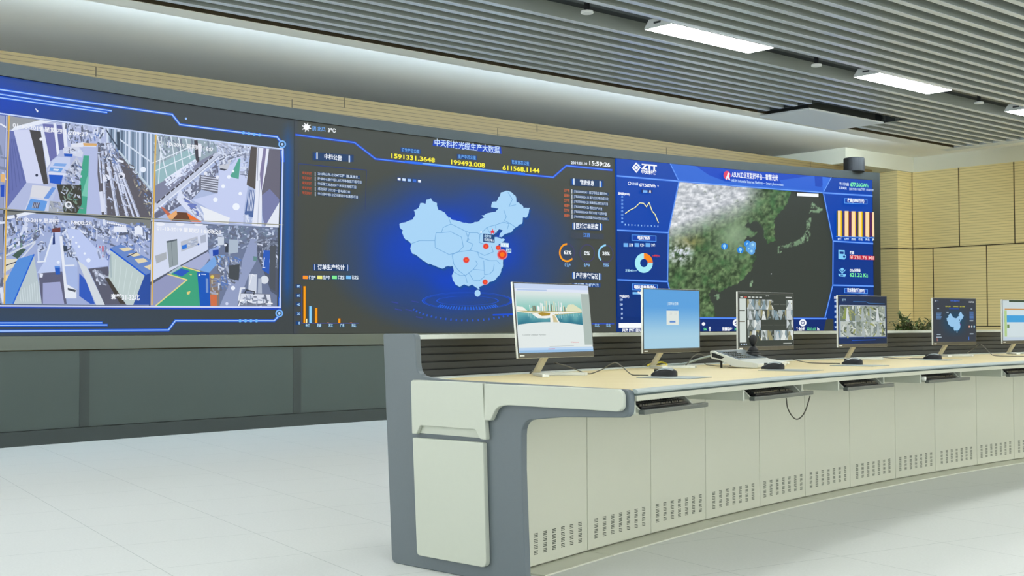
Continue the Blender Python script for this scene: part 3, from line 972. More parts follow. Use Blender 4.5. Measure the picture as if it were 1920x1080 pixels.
P([(56, 662), (230, 552), (392, 612), (110, 852), (56, 852)], (146, 152, 190)); P([(345, 482), (586, 352), (610, 400), (525, 525)], (166, 174, 210))
P([(228, 556), (350, 486), (520, 535), (510, 852), (105, 852), (392, 612)], (64, 162, 126))
for a_ in ([(215, 560), (392, 612), (105, 850)], [(345, 488), (510, 535)]): c.line(a_, 11, (226, 214, 140))
P([(262, 552), (340, 508), (418, 532), (345, 582)], (46, 92, 190)); P([(225, 550), (330, 480), (355, 492), (245, 556)], (170, 190, 200)); P([(390, 725), (425, 715), (415, 745), (395, 748)], (224, 206, 130)); P([(412, 560), (440, 562), (430, 572)], (224, 206, 130))
c.clutter([(590, 112), (1225, 138), (1222, 330), (590, 300)], 210, (10, 30), [(54, 60, 78), (92, 104, 130), (150, 164, 192), (200, 210, 230), (70, 90, 110), (60, 66, 84)], [-30, 0, 90, 30], 42)
P([(672, 215), (730, 220), (728, 290), (675, 295)], (200, 210, 226)); P([(775, 240), (860, 245), (860, 360), (770, 375)], (172, 186, 204)); P([(740, 270), (770, 280), (770, 360), (740, 360)], (60, 66, 80)); c.disc(742, 292, 12, (226, 230, 244))
P([(590, 340), (680, 300), (680, 400), (600, 430)], (150, 170, 220)); P([(625, 340), (680, 335), (680, 380), (628, 395)], (30, 70, 170))
P([(975, 236), (1030, 238), (1032, 430), (960, 560), (850, 852), (690, 852), (780, 640), (870, 600), (900, 420)], (146, 158, 194)); c.disc(812, 688, 20, (232, 238, 250)); P([(1000, 395), (1035, 400), (1032, 440), (1000, 440)], (100, 140, 140))
P([(1032, 240), (1228, 250), (1222, 760), (1160, 720), (1090, 520), (1040, 420)], (84, 92, 112)); c.clutter([(1035, 240), (1225, 260), (1222, 520), (1060, 440)], 90, (10, 26), [(54, 58, 72), (110, 120, 140), (206, 212, 228), (70, 80, 96)], [60, 90, 0], 43)
P([(1092, 340), (1152, 342), (1142, 560), (1078, 520)], (46, 92, 186)); P([(1150, 300), (1205, 300), (1200, 720), (1150, 690)], (80, 86, 96)); c.line([(1100, 410), (1085, 500), (1105, 500)], 8, (206, 220, 244))
P([(500, 525), (650, 388), (738, 385), (592, 548)], (120, 166, 226)); P([(480, 540), (592, 546), (602, 852), (508, 852)], (28, 88, 186)); P([(498, 550), (512, 576), (490, 578)], (226, 236, 250)); c.line([(520, 560), (560, 563)], 8, (206, 222, 246)); P([(560, 600), (582, 602), (584, 730), (562, 730)], (120, 150, 206))
P([(592, 556), (692, 560), (682, 852), (602, 852)], (132, 118, 112)); P([(600, 750), (662, 750), (662, 852), (606, 852)], (206, 112, 74)); c.disc(620, 585, 17, (226, 200, 90)); c.clutter([(605, 600), (680, 600), (680, 740), (608, 740)], 18, (10, 24), [(90, 96, 120), (190, 170, 120), (150, 150, 170)], [85, 0], 44)
c.clutter([(650, 400), (870, 400), (850, 620), (680, 700)], 130, (10, 28), [(54, 60, 76), (96, 106, 128), (206, 214, 230), (40, 80, 160), (150, 160, 182), (60, 64, 70)], [60, 90, 20], 45); P([(770, 480), (870, 470), (860, 620), (770, 600)], (72, 78, 84))
P([(955, 560), (1030, 562), (1022, 745), (948, 702)], (204, 212, 228)); c.line([(960, 660), (985, 560), (1010, 580)], 8, (228, 232, 242)); c.disc(1098, 612, 38, (216, 222, 232)); P([(1040, 600), (1070, 600), (1075, 740), (1035, 740)], (170, 180, 200))
P([(878, 732), (1152, 742), (1172, 852), (848, 852)], (118, 126, 146)); P([(882, 740), (1148, 748), (1160, 835), (865, 825)], (214, 220, 234)); c.line([(860, 800), (880, 690), (915, 690)], 16, (220, 226, 238)); c.line([(860, 850), (880, 800), (1170, 830)], 10, (240, 242, 248)); c.line([(915, 735), (930, 705), (1005, 722), (1000, 745)], 10, (50, 56, 66)); c.clutter([(900, 760), (1140, 770), (1150, 850), (880, 845)], 40, (10, 26), [(236, 240, 246), (110, 118, 136), (60, 66, 80), (190, 198, 214)], [5, 85], 46)
c.disc(750, 832, 14, (206, 214, 240))
c.text('01-10-2019 星期四', (105, 155), (490, 180), 34, (240, 242, 248), 0.02); c.text('16:08:28', (515, 182), (700, 190), 34, (240, 242, 248), 0.02)
c.build('camera_picture', disp[0])
# feed column further to the left, only its edge is in the photo
c = C(0.004, 0, 0.00003).crop(0, 200, 0.20365, 0.2037)
c.poly([(-1250, -60), (48, 82), (28, 946), (-1250, 880)], (150, 160, 196)); c.clutter([(-1240, -50), (40, 86), (28, 940), (-1240, 870)], 160, (14, 50), MIX, [40, 90, 0], 51)
c.poly([(0, 620), (40, 625), (38, 700), (0, 690)], (226, 180, 120)); c.poly([(0, 720), (36, 720), (34, 830), (0, 830)], (40, 80, 190)); c.line([(0, 160), (48, 190)], 14, (230, 234, 246))
c.poly([(-1250, 895), (26, 950), (12, 1810), (-1250, 1800)], (140, 150, 180)); c.clutter([(-1240, 900), (26, 955), (12, 1800), (-1240, 1790)], 160, (14, 50), MIX, [40, 90, 0], 52)
c.build('camera_picture', disp[0])
c = C(0.048, 0).crop(0, 200, 0.20365, 0.2037)
for pts in ([(58, 82), (30, 950), (12, 1815)], [(1408, 250), (1386, 1032), (1372, 1822)]):
    c.line(pts, 15, (226, 196, 120)); c.line(pts, 5, (206, 150, 40))
c.line([(-1250, 890), (30, 946), (1388, 1032), (2580, 1090)], 8, (150, 150, 130))
c.crop(0, 130, 0.291667)
c.line([(-1500, 85), (0, 290), (1800, 516), (1782, 1532)], 9, (198, 214, 250))
c.crop(0, 400, 0.291667)
c.line([(-1500, 580), (0, 595), (1784, 604)], 10, (206, 216, 250)); c.line([(-1500, 590), (0, 606), (1784, 615)], 8, (24, 70, 200))
c.build('picture_border', disp[0])

# ---- centre display
c = C(0.001)
def bg_mid(s, z):
    u, v = project(led(s, z))
    col = (70, 74, 68)
    r = math.hypot((u - 850) / 250, (v - 470) / 165)
    g_ = max(0, 1 - max(0, r - 0.35) / 0.65)
    col = lerp(col, (12, 66, 190), g_ * (0.75 + 0.4 * vnoise(u / 60, v / 60, 5)))
    edge = max(0, 1 - (u - 551) / 14)
    return lerp(col, (56, 66, 96), edge * 0.4)
c.grid(LS1 + 0.001, LS2 - 0.001, LZ0 + 0.001, LZ1 - 0.001, 60, 34, bg_mid)
c.build('background', disp[1])
K_ = 0.328125
CY, YE, OR = (150, 205, 250), (250, 238, 60), (216, 96, 40)
WT_ = (236, 242, 252)
c = C(0.002, 1).crop(530, 210, K_)
ln = [(75, 130), (410, 175), (530, 268), (1545, 373), (1620, 307), (1880, 332)]
c.line(ln, 13, (26, 70, 200)); c.line(ln, 5, (86, 140, 250))
c.line([(700, 285), (1380, 355)], 14, (40, 110, 240)); c.line([(800, 294), (1280, 344)], 7, (120, 180, 255))
c.poly([(90, 293), (480, 330), (478, 335), (90, 298)], (40, 60, 120)); c.line([(90, 295), (90, 480)], 3, (46, 60, 110)); c.line([(478, 333), (470, 560)], 3, (46, 60, 110))
# weather icon and top line
c.disc(135, 87, 17, (250, 250, 252))
for k in range(8):
    an = k * math.pi / 4 + 0.3
    c.line([(135 + 18 * math.cos(an), 87 + 18 * math.sin(an)), (135 + 25 * math.cos(an), 87 + 25 * math.sin(an))], 5, (250, 250, 252))
c.text('阴 北风', (168, 104), (243, 110), 20, (110, 170, 240), 0.02); c.text('3℃', (257, 114), (302, 118), 22, (245, 248, 252), 0.03)
c.poly([(860, 160), (1245, 200), (1250, 240), (855, 192)], (14, 66, 190))
c.text('中天科技光缆生产大数据', (866, 190), (1238, 234), 33, (206, 228, 255), 0.012)
for body, a_, b_ in (('待生产芯公里', (678, 224), (780, 236)), ('生产中芯公里', (1000, 262), (1102, 272)), ('已发货芯公里', (1308, 294), (1406, 305))):
    c.poly([(a_[0] - 6, a_[1] - 22), (b_[0] + 6, b_[1] - 22), (b_[0] + 6, b_[1] + 5), (a_[0] - 6, a_[1] + 5)], (22, 64, 130))
    c.text(body, a_, b_, 17, (110, 176, 246), 0.015)
c.text('1591331.3648', (618, 262), (868, 288), 26, YE, 0.03)
c.text('199493.008', (960, 298), (1154, 318), 26, YE, 0.03)
c.text('611568.1144', (1254, 330), (1466, 348), 26, YE, 0.03)
c.text('2019.01.10', (1645, 297), (1738, 303), 15, WT_, 0.03); c.text('15:59:26', (1750, 303), (1870, 314), 24, (248, 250, 254), 0.03)
def head(c, body, x0, y0, x1, y1, h, bw):
    sl = (y1 - y0) / (x1 - x0)
    c.poly([(x0 - bw * 1.6, y0 - h * 1.3 - bw * sl), (x1 + bw * 1.6, y1 - h * 1.3), (x1 + bw * 1.6, y1 + h * 0.4), (x0 - bw * 1.6, y0 + h * 0.4)], (34, 62, 104))
    c.text(body, (x0, y0), (x1, y1), h, (236, 242, 252), 0.03)
    for x, sg in ((x0 - bw, -1), (x1 + bw, 1)):
        y = y0 + (x - x0) * sl
        c.line([(x, y - h * 1.2), (x, y + h * 0.25)], 7, (225, 238, 255)); c.line([(x + 9 * sg, y - h * 1.1), (x + 9 * sg, y + h * 0.2)], 4, (40, 110, 220))
head(c, '中标公告', 236, 266, 336, 276, 24, 42)
for k, w in enumerate((250, 262, 230, 194, 240)):
    y0 = 358 + k * 28.5
    c.text('中天科技', (108, y0 - 4), (165, y0 + 2), 13, (196, 84, 46), 0.02)
    c.line([(183, y0 - 14), (183, y0 + 8)], 4, (205, 220, 240))
    c.poly([(193, y0 - 14), (198 + w * 0.97, y0 + 8), (198 + w * 0.97, y0 + 26), (193, y0 + 4)], (30, 62, 104))
    c.text(('2018年山东-北化MT工程（鲁,冀,鲁京...', '陵领中心统中标1.8亿元等备监海缆项目', '中标国工标志500千米双览电缆项目', '成功间阵上比对一亩电缆订单', '中山领中标1.2亿元智能中低集系项目')[k],
           (198, y0 + 1), (198 + w * 0.95, y0 + 22), 13, (200, 216, 236), 0.015)
for k, x in enumerate((662, 690, 720, 750, 778)):
    w = 10 if k in (0, 4) else 12
    c.poly([(x - w, 372 + k * 3), (x + w, 374 + k * 3), (x + w, 396 + k * 3), (x - w, 394 + k * 3)], (30, 70, 140)); c.poly([(x - w * 0.8, 376 + k * 3), (x + w * 0.8, 378 + k * 3), (x + w * 0.8, 392 + k * 3), (x - w * 0.8, 390 + k * 3)], ((236, 242, 250), (206, 226, 250), (160, 200, 246), (60, 110, 210), (236, 242, 250))[k])
head(c, '物流信息', 1695, 412, 1776, 420, 22, 34)
for k in range(6):
    y0 = 458 + k * 28.6
    c.text('运送中' if k % 2 else '已签收', (1603, y0 - 4), (1636, y0 - 1), 13, (206, 104, 62), 0.03)
    c.line([(1649, y0 - 14), (1649, y0 + 8)], 4, (226, 236, 248))
    w = (200, 200, 196, 164, 190, 200)[k]
    c.poly([(1657, y0 - 14), (1660 + w, y0 + 4), (1660 + w, y0 + 22), (1657, y0 + 4)], (30, 62, 104))
    c.text(('JT8200000024.11 套普等级各量数目90...', 'JT8200000024.13 套九立公布光缆兴北', 'JT8200000024.25 装高缆各部发出项目', 'JT8200000024.26 等文方产兴里', 'JT8200000024.08 等城市路下北市中里', 'JT8200000024.05 各套方中兴北出公2007...')[k],
           (1660, y0 + 2), (1658 + w, y0 + 18), 13, (196, 212, 234), 0.015)
head(c, '区域订单进度', 1672, 664, 1800, 668, 24, 10)
c.poly([(1640, 690), (1830, 696), (1830, 728), (1640, 722)], (64, 72, 84)); c.text('江西', (1713, 712), (1752, 714), 18, (90, 150, 240), 0.02)
for x, y, p_, col in ((1620, 804, 63, (250, 160, 20)), (1735, 808, 0, (250, 160, 20)), (1842, 811, 38, (150, 214, 250))):
    rx, ry = (46, 54)
    c.arc(x, y, rx - 2, 5, 0, 360, (68, 66, 106), ry - 2)
    if p_: c.arc(x, y, rx, 9, 0, -p_ * 3.6, col, ry)
c.text('63%', (1601, 812), (1645, 814), 21, (248, 250, 252), 0.03); c.text('0%', (1717, 816), (1750, 818), 20, (240, 246, 252), 0.03); c.text('38%', (1822, 818), (1864, 820), 20, (240, 248, 252), 0.03)
for x, b_ in ((1606, '待生产'), (1716, '生产中'), (1826, '已发货')): c.text(b_, (x, 882), (x + 34, 884), 15, (140, 190, 244), 0.03)
head(c, '产能落实情况', 1670, 946, 1795, 952, 24, 10)
c.poly([(1650, 978), (1810, 980), (1810, 1003), (1650, 1000)], (30, 70, 140)); c.text('芯公里 光纤产能', (1660, 994), (1800, 998), 14, (196, 222, 250), 0.03)
c.build('dashboard_text', disp[1])
# country map
CN = [(665, 640), (700, 630), (740, 615), (755, 590), (748, 560), (775, 548), (785, 520), (815, 525), (820, 500), (845, 492), (855, 510), (880, 520), (888, 560), (925, 575), (945, 600), (965, 615), (1010, 625), (1060, 637), (1110, 628), (1150, 605), (1135, 590), (1150, 590), (1185, 575), (1215, 570), (1232, 552), (1190, 545), (1195, 515), (1220, 512), (1240, 480), (1245, 460), (1275, 450), (1305, 458), (1330, 480), (1335, 515), (1365, 530), (1375, 550), (1412, 548), (1405, 575), (1390, 605), (1372, 600), (1365, 640), (1330, 660), (1300, 690), (1265, 700), (1250, 715), (1235, 713), (1240, 695), (1255, 675), (1235, 670), (1205, 700), (1210, 715), (1235, 718), (1270, 730), (1245, 748), (1230, 760), (1240, 790), (1255, 810), (1258, 850), (1255, 890), (1235, 935), (1205, 965), (1160, 985), (1120, 1000), (1115, 1010), (1100, 1000), (1080, 985), (1060, 995), (1035, 985), (1010, 1000), (985, 985), (970, 955), (965, 935), (975, 915), (970, 880), (945, 880), (910, 895), (880, 885), (855, 875), (820, 860), (790, 840), (765, 820), (740, 810), (728, 780), (735, 755), (715, 735), (690, 715), (680, 690), (685, 675), (668, 660)]
rnd = random.Random(4)
fine = []
for i in range(len(CN)):
    (x0, y0), (x1, y1) = CN[i], CN[(i + 1) % len(CN)]
    k = max(1, int(math.hypot(x1 - x0, y1 - y0) / 11))
    for j in range(k):
        t = j / k
        w = 3.2 if j else 0
        fine.append((x0 + (x1 - x0) * t + rnd.uniform(-w, w), y0 + (y1 - y0) * t + rnd.uniform(-w, w)))
cm = C(0.004).crop(530, 210, K_)
cm.poly([(x + 7, y + 12) for x, y in fine], (20, 74, 150))
cm.poly(fine, (168, 212, 246))
cm.disc(1112, 1036, 17, (168, 212, 246), 12, 20); cm.line([(1116, 1000), (1120, 1012)], 8, (168, 212, 246))
PB = (112, 168, 220)
for q in ([(945, 600), (960, 640), (915, 660), (905, 690), (875, 690), (868, 735), (780, 735), (735, 752)], [(868, 735), (870, 775), (950, 815), (1000, 800), (1030, 770), (1020, 715), (960, 685), (905, 690)],
          [(960, 640), (990, 655), (1040, 680), (1065, 690), (1050, 740), (1085, 755), (1070, 790), (1000, 800)], [(1065, 690), (1110, 690), (1125, 700), (1165, 660), (1215, 645), (1215, 665)],
          [(1125, 700), (1120, 745), (1145, 755)], [(1165, 660), (1180, 690), (1220, 690)], [(1260, 560), (1275, 600), (1265, 620), (1300, 640), (1330, 660)], [(1285, 460), (1310, 500), (1290, 540), (1330, 530)],
          [(1215, 645), (1260, 630), (1290, 640), (1280, 670)], [(1000, 800), (965, 815), (975, 870), (1000, 905), (1040, 935), (1060, 920), (1085, 900), (1110, 870), (1100, 850)],
          [(1070, 790), (1110, 800), (1150, 820), (1200, 800), (1190, 770)], [(1110, 800), (1120, 830), (1180, 850), (1220, 850)], [(1060, 920), (1085, 960), (1120, 965), (1150, 940)],
          [(1145, 850), (1150, 930), (1180, 925), (1200, 905), (1205, 870)], [(975, 915), (1010, 935), (1040, 935), (1050, 975)], [(1040, 680), (1060, 730), (1050, 740)], [(1220, 850), (1240, 870)], [(1085, 900), (1145, 905)]):
    cm.line(q, 3.2, PB)
cm.poly([(1195 + (18 if k % 2 == 0 else 7) * math.sin(k * math.pi / 5), 684 - (18 if k % 2 == 0 else 7) * math.cos(k * math.pi / 5)) for k in range(10)], (236, 50, 60))
cm.disc(1130, 687, 5, (250, 252, 255)); cm.poly([(1142, 695), (1207, 702), (1207, 748), (1142, 742)], (24, 70, 126)); cm.text('北京市', (1148, 715), (1188, 719), 13, (190, 220, 244), 0.03); cm.text('已完订单:1', (1148, 735), (1202, 741), 12, (214, 232, 248), 0.03)
cm.poly([(1240, 745), (1288, 750), (1288, 774), (1240, 770)], (190, 222, 244)); cm.poly([(1272, 780), (1302, 782), (1302, 806), (1272, 804)], (190, 222, 244))
cm.text('江苏省', (1243, 766), (1286, 770), 13, (250, 252, 255), 0.03); cm.text('上海', (1275, 800), (1300, 802), 13, (80, 110, 160), 0.03)
for x, y, r in ((1157, 768, 14), (1227, 776, 12), (1250, 815, 24), (1044, 846, 15), (1152, 972, 13)):
    cm.disc(x, y, r * 1.25, (216, 130, 150)); cm.disc(x, y, r, (226, 56, 44)); cm.disc(x, y, r * 0.55, (244, 90, 40) if r < 20 else (252, 120, 10))
cm.build('country_map', disp[1])
# bar chart and glowing rings
ch = C(0.004).crop(550, 480, 0.130208)
head(ch, '订单生产统计', 345, 190, 735, 196, 58, 42)
for x, col, bd in ((168, (252, 150, 40), '待生产'), (376, (240, 236, 130), '生产中'), (587, (130, 236, 150), '待发货'), (790, (120, 190, 246), '已发货')):
    ch.poly([(x - 46, 272), (x + 145, 280), (x + 145, 350), (x - 46, 342)], (34, 66, 96)); ch.poly([(x - 36, 282), (x + 36, 284), (x + 36, 332), (x - 36, 330)], col); ch.text(bd, (x + 48, 328), (x + 146, 334), 42, (226, 236, 248), 0.03)
for y, bd in ((436, '80'), (570, '60'), (698, '40'), (832, '20'), (966, '0')):
    ch.poly([(28, y - 28), (100, y - 28), (100, y + 26), (28, y + 26)], (26, 66, 122)); ch.text(bd, (48 if bd != '0' else 66, y + 16), (92, y + 16), 34, (170, 210, 246), 0.03)
ch.line([(116, 430), (116, 968)], 8, (70, 80, 170)); ch.line([(116, 967), (935, 967)], 8, (70, 80, 180))
for x, y0, w, col in ((154, 436, 30, (252, 160, 20)), (182, 905, 22, (244, 240, 190)), (238, 722, 32, (140, 208, 250)), (322, 748, 32, (250, 156, 20)), (655, 900, 30, (250, 156, 20)), (490, 958, 26, (230, 130, 130)), (822, 958, 26, (230, 130, 130))):
    ch.poly([(x - w * 0.85, y0 - 4), (x + w * 0.85, y0 - 4), (x + w * 0.85, 966), (x - w * 0.85, 966)], (96, 66, 30) if col[0] > 200 else (30, 80, 120)); ch.poly([(x - w / 2, y0), (x + w / 2, y0), (x + w / 2, 964), (x - w / 2, 964)], col)
for x, bd in ((165, '金银'), (332, '苏南'), (500, '浙江'), (665, '广东'), (832, '西北')):
    ch.poly([(x - 10, 980), (x + 70, 980), (x + 70, 1026), (x - 10, 1026)], (34, 76, 104)); ch.text(bd, (x, 1016), (x + 60, 1018), 34, (190, 226, 250), 0.03)
ch.build('bar_chart', disp[1])
rg = C(0.003, 1).crop(530, 430, K_)
for rx, ry, w, col in ((430, 62, 5, (46, 60, 120)), (255, 45, 12, (26, 74, 190)), (180, 27, 9, (30, 84, 210)), (120, 17, 4, (22, 66, 170)), (262, 50, 5, (40, 96, 220))):
    rg.arc(1055, 408, rx, w, 95 if rx > 300 else 0, 265 if rx > 300 else 360, col, ry)
for k in range(23):
    an = math.radians(130 + k * 4.5)
    rg.line([(1055 + math.sin(an) * 205, 408 - math.cos(an) * 36), (1055 + math.sin(an) * 225, 408 - math.cos(an) * 52)], 6, (40, 100, 220))
for k in range(25):
    an = math.radians(118 + k * 5.2)
    rg.line([(1055 + math.sin(an) * 345, 408 - math.cos(an) * 108), (1055 + math.sin(an) * 350, 408 - math.cos(an) * 116)], 8, (44, 88, 200))
for x, y in ((640, 455), (700, 458), (620, 415), (735, 410), (760, 500)): rg.line([(x, y), (x + 36, y + 7)], 6, (56, 70, 150))
rg.line([(1200, 489), (1330, 484)], 9, (30, 80, 210)); rg.line([(1500, 540), (1890, 540)], 5, (40, 80, 200))
for x in (1780, 1845): rg.text('华北', (x, 556), (x + 26, 556), 14, (150, 200, 240), 0.03)
rg.build('ring_graphic', disp[1])

# ---- right display
B0, B1, B2 = (10, 62, 178), (14, 44, 120), (110, 164, 250)
c = C(0.001)
def bg_right(s, z):
    u, v = project(led(s, z))
    return lerp((2, 74, 196), (10, 48, 118), (v - 340) / 200 + 0.15 * vnoise(u / 20, v / 14, 3))
c.grid(LS2 + 0.001, LS3 - 0.001, LZ0 + 0.001, LZ1 - 0.001, 40, 40, bg_right)
c.build('background', disp[2])
KJ = 0.270833
sat_px = [(480, 222), (1480, 300), (1548, 635), (1545, 940), (1500, 1168), (440, 1160), (420, 1000), (402, 910), (408, 575)]
LAND = [(380, 180), (1275, 240), (1262, 330), (1230, 400), (1180, 460), (1140, 490), (1150, 560), (1160, 625), (1112, 655), (1085, 610), (1070, 545), (1040, 510), (1000, 495), (985, 520), (960, 500), (950, 530), (975, 555), (1024, 570), (1000, 602), (962, 612), (950, 640), (1000, 690), (1022, 740), (1010, 790), (985, 850), (940, 900), (870, 940), (800, 965), (770, 985), (720, 970), (690, 992), (705, 1040), (725, 1090), (748, 1165), (380, 1170)]
ISL = ([(975, 950), (985, 895), (1003, 885), (990, 950)], [(728, 1020), (745, 1000), (782, 1004), (770, 1035), (735, 1050)],
       [(1168, 720), (1180, 670), (1290, 645), (1345, 610), (1372, 560), (1370, 480), (1400, 480), (1405, 570), (1385, 635), (1310, 668), (1205, 690), (1195, 722)], [(1395, 440), (1405, 360), (1440, 390), (1490, 420), (1445, 445), (1415, 425)])
def sat(s, z):
    u, v = project(led(s, z))
    x, y = (u - 1140) / KJ, (v - 280) / KJ
    jx, jy = (fbm(x / 40, y / 40, 7) - 0.5) * 34, (fbm(x / 40, y / 40, 17) - 0.5) * 34
    n1, n2 = fbm(x / 52, y / 52, 21), fbm(x / 18, y / 18, 31)
    sea = (60, 66, 60)
    if inside(x + jx, y + jy, LAND):
        g_ = lerp((46, 62, 42), (128, 158, 108), (n2 - 0.28) * 1.9)
        g_ = lerp(g_, (66, 112, 66), max(0, (n1 - 0.45) * 2))
        pl = math.exp(-(((x - 880) / 130) ** 2 + ((y - 590) / 130) ** 2))
        g_ = lerp(g_, (146, 170, 140), pl * 0.8)
        g_ = lerp(g_, (150, 140, 86), max(0, 1 - math.hypot((x - 560) / 140, (y - 640) / 70)) * n2 * 1.2)
        col = g_
    elif any(inside(x + jx * 0.5, y + jy * 0.5, q) for q in ISL):
        col = lerp(sea, lerp((80, 104, 80), (156, 190, 152), n1 * 1.2), (n2 - 0.4) * 9)
    else:
        col = sea
    dline = y - (372 + (1080 - x) * 0.40)            # cloud deck in the north-west
    cl = max(0, min(1, (-dline + 60) / 160)) * max(0, min(1, (1090 - x) / 150))
    cl = cl * max(0, min(1, (n1 + 0.45 * n2 - 0.30) * 4.6))
    col = lerp(col, lerp((150, 156, 164), (244, 246, 250), (fbm(x / 26, y / 12, 41) - 0.2) * 1.7), cl)
    c2 = max(0, 1 - math.hypot((x - 500) / 110, (y - 720) / 100)) * max(0, (n2 - 0.42) * 6)
    return lerp(col, (226, 230, 246), c2)
a0_, b0_ = led_px(1140 + 398 * KJ, 600); a1_, b1_ = led_px(1140 + 1556 * KJ, 500)
st = C(0.0022)
st.grid(a0_, a1_, LZ0 + 0.002, led_px(1270, 338)[1] + 0.06, 170, 130, sat)
st.crop(1140, 280, KJ)
for q in ((805, 672), (915, 697)):
    st.disc(q[0], q[1], 23, (40, 130, 220)); st.disc(q[0], q[1] - 3, 11, (150, 212, 246)); st.line([(q[0], q[1] + 2), (q[0], q[1] + 20)], 7, (150, 212, 246))
for k, q in enumerate(((965, 655), (985, 665), (1000, 680), (975, 690), (992, 705), (1000, 660))): st.disc(q[0], q[1], 24, (50 + 12 * k, 140 + 6 * k, 226)); st.disc(q[0], q[1], 9, (160, 216, 246))
st.poly([(1300, 296), (1462, 304), (1462, 334), (1300, 326)], (20, 26, 24)); st.poly([(1306, 300), (1456, 308), (1456, 331), (1306, 323)], (246, 250, 252)); st.disc(1128, 862, 4, (200, 206, 206))
st.build('satellite_picture', disp[2])
c = C(0.025, 2).crop(1140, 280, KJ)
DB = (8, 54, 138)
# side panels framing the picture
c.poly([(38, 50), (425, 90), (482, 222), (408, 575), (402, 912), (425, 1010), (440, 1160), (38, 1160)], (4, 68, 174))
c.poly([(38, 560), (408, 578), (402, 912), (38, 903)], DB); c.poly([(38, 908), (402, 916), (425, 1010), (440, 1160), (38, 1160)], (8, 50, 124))
c.poly([(1530, 196), (1860, 212), (1860, 1180), (1490, 1172), (1546, 940), (1548, 635), (1480, 300)], (4, 68, 176)); c.poly([(1550, 640), (1860, 655), (1860, 945), (1546, 940)], (9, 56, 142)); c.poly([(1546, 944), (1860, 950), (1860, 1180), (1490, 1172)], (8, 52, 130))
c.poly([(420, 96), (1540, 190), (1480, 300), (480, 222)], (8, 70, 196))
c.poly([(425, 100), (600, 118), (690, 180), (800, 222), (1180, 256), (1480, 290), (1480, 300), (480, 222)], (46, 104, 214)); c.poly([(1180, 215), (1420, 182), (1425, 240), (1480, 252), (1480, 292), (1200, 262)], (40, 98, 214)); c.poly([(1425, 186), (1470, 190), (1470, 262), (1425, 256)], (18, 72, 190)); c.poly([(1475, 192), (1535, 200), (1482, 292), (1478, 290)], (52, 112, 226))
for pts, w in (([(420, 98), (482, 222), (408, 575), (402, 912), (425, 1010), (440, 1160)], 9), ([(50, 185), (482, 222)], 14), ([(482, 222), (800, 248), (1480, 300)], 12), ([(50, 560), (408, 578)], 13), ([(45, 903), (402, 916)], 13),
               ([(1535, 196), (1480, 300), (1548, 635), (1546, 940), (1490, 1172)], 9), ([(1480, 302), (1860, 326)], 14), ([(1548, 636), (1860, 655)], 13), ([(1546, 941), (1860, 949)], 13)):
    c.line(pts, w, (52, 112, 224)); c.line(pts, w * 0.4, (120, 172, 250))
c.crop(1140, 420, KJ)
c.poly([(418, 652), (1500, 656), (1478, 760), (418, 760)], (14, 44, 112)); c.line([(418, 650), (1502, 655)], 13, (40, 96, 216)); c.line([(418, 650), (1502, 655)], 5, (110, 164, 250))
c.build('panel_graphic', disp[2])
t_ = C(0.04, 2).crop(1140, 280, KJ)
# emblem and name
WHT = (246, 249, 255)
t_.poly([(180, 92), (212, 128), (182, 166), (150, 130)], WHT); t_.poly([(181, 106), (200, 128), (182, 152), (162, 130)], B0); t_.disc(181, 129, 12, WHT); t_.line([(196, 104), (208, 116)], 4, (120, 180, 250))
t_.text('ZTT', (214, 136), (324, 146), 34, WHT, 0.06); t_.text('中天科技', (214, 168), (322, 176), 24, WHT, 0.05)
t_.arc(134, 238, 12, 4, 0, 360, WHT); t_.text('发电量', (152, 248), (194, 250), 15, (210, 226, 250), 0.03); t_.text('677.56GWh', (202, 258), (314, 266), 22, WHT, 0.03); t_.poly([(326, 250), (336, 252), (331, 266)], WHT)
t_.poly([(216, 280), (292, 284), (292, 306), (216, 302)], (16, 40, 110)); t_.text('日', (228, 300), (244, 301), 14, WHT, 0.03); t_.poly([(226, 284), (258, 286), (258, 303), (226, 301)], (120, 180, 246)); t_.text('月', (268, 302), (282, 303), 14, WHT, 0.03)
t_.text('发电量(MWh)', (54, 314), (136, 320), 14, WHT, 0.04)
for k in range(8): t_.text(str(35 - 5 * k), (76, 336 + k * 25), (90, 336 + k * 25), 12, (130, 186, 246), 0.03)
for k in range(11): t_.text(str(k + 1), (100 + k * 22.5, 528 + k * 1.2), (108 + k * 22.5, 528 + k * 1.2), 11, (160, 206, 246), 0.03)
chart = [(103, 446), (135, 422), (170, 405), (203, 373), (230, 375), (250, 400), (268, 370), (290, 432), (308, 450), (332, 510)]
t_.line([(x, y + 3) for x, y in chart], 9, (30, 60, 90)); t_.line(chart, 6, (240, 240, 190))
def button(c, pts, body, tx):
    (x0, y0), (x1, y1) = pts
    sl = 0.04 * (x1 - x0)
    c.poly([(x0, y0), (x1, y0 + sl), (x1, y1 + sl), (x0, y1)], (90, 160, 246)); c.poly([(x0 + 5, y0 + 4), (x1 - 5, y0 + 4 + sl), (x1 - 5, y1 - 4 + sl), (x0 + 5, y1 - 4)], (18, 66, 170))
    c.text(body, (x0 + tx, y1 - 11), (x1 - tx, y1 - 11 + sl * 0.7), 21, WHT, 0.04)
button(t_, ((146, 592), (318, 634)), '电站状态', 42)
for x, bd in ((90, '正常'), (167, '故障'), (243, '离线')): t_.poly([(x, 650), (x + 32, 651), (x + 32, 677), (x, 676)], (110, 176, 240)); t_.text(bd, (x + 38, 672), (x + 66, 673), 16, (226, 240, 252), 0.04)
t_.arc(231, 788, 62, 36, 90, 360, (168, 236, 246), 68, 40); t_.arc(231, 788, 62, 36, 0, 90, (252, 140, 20), 68, 16); t_.arc(231, 788, 62, 36, 75, 90, (236, 120, 60), 68, 4)
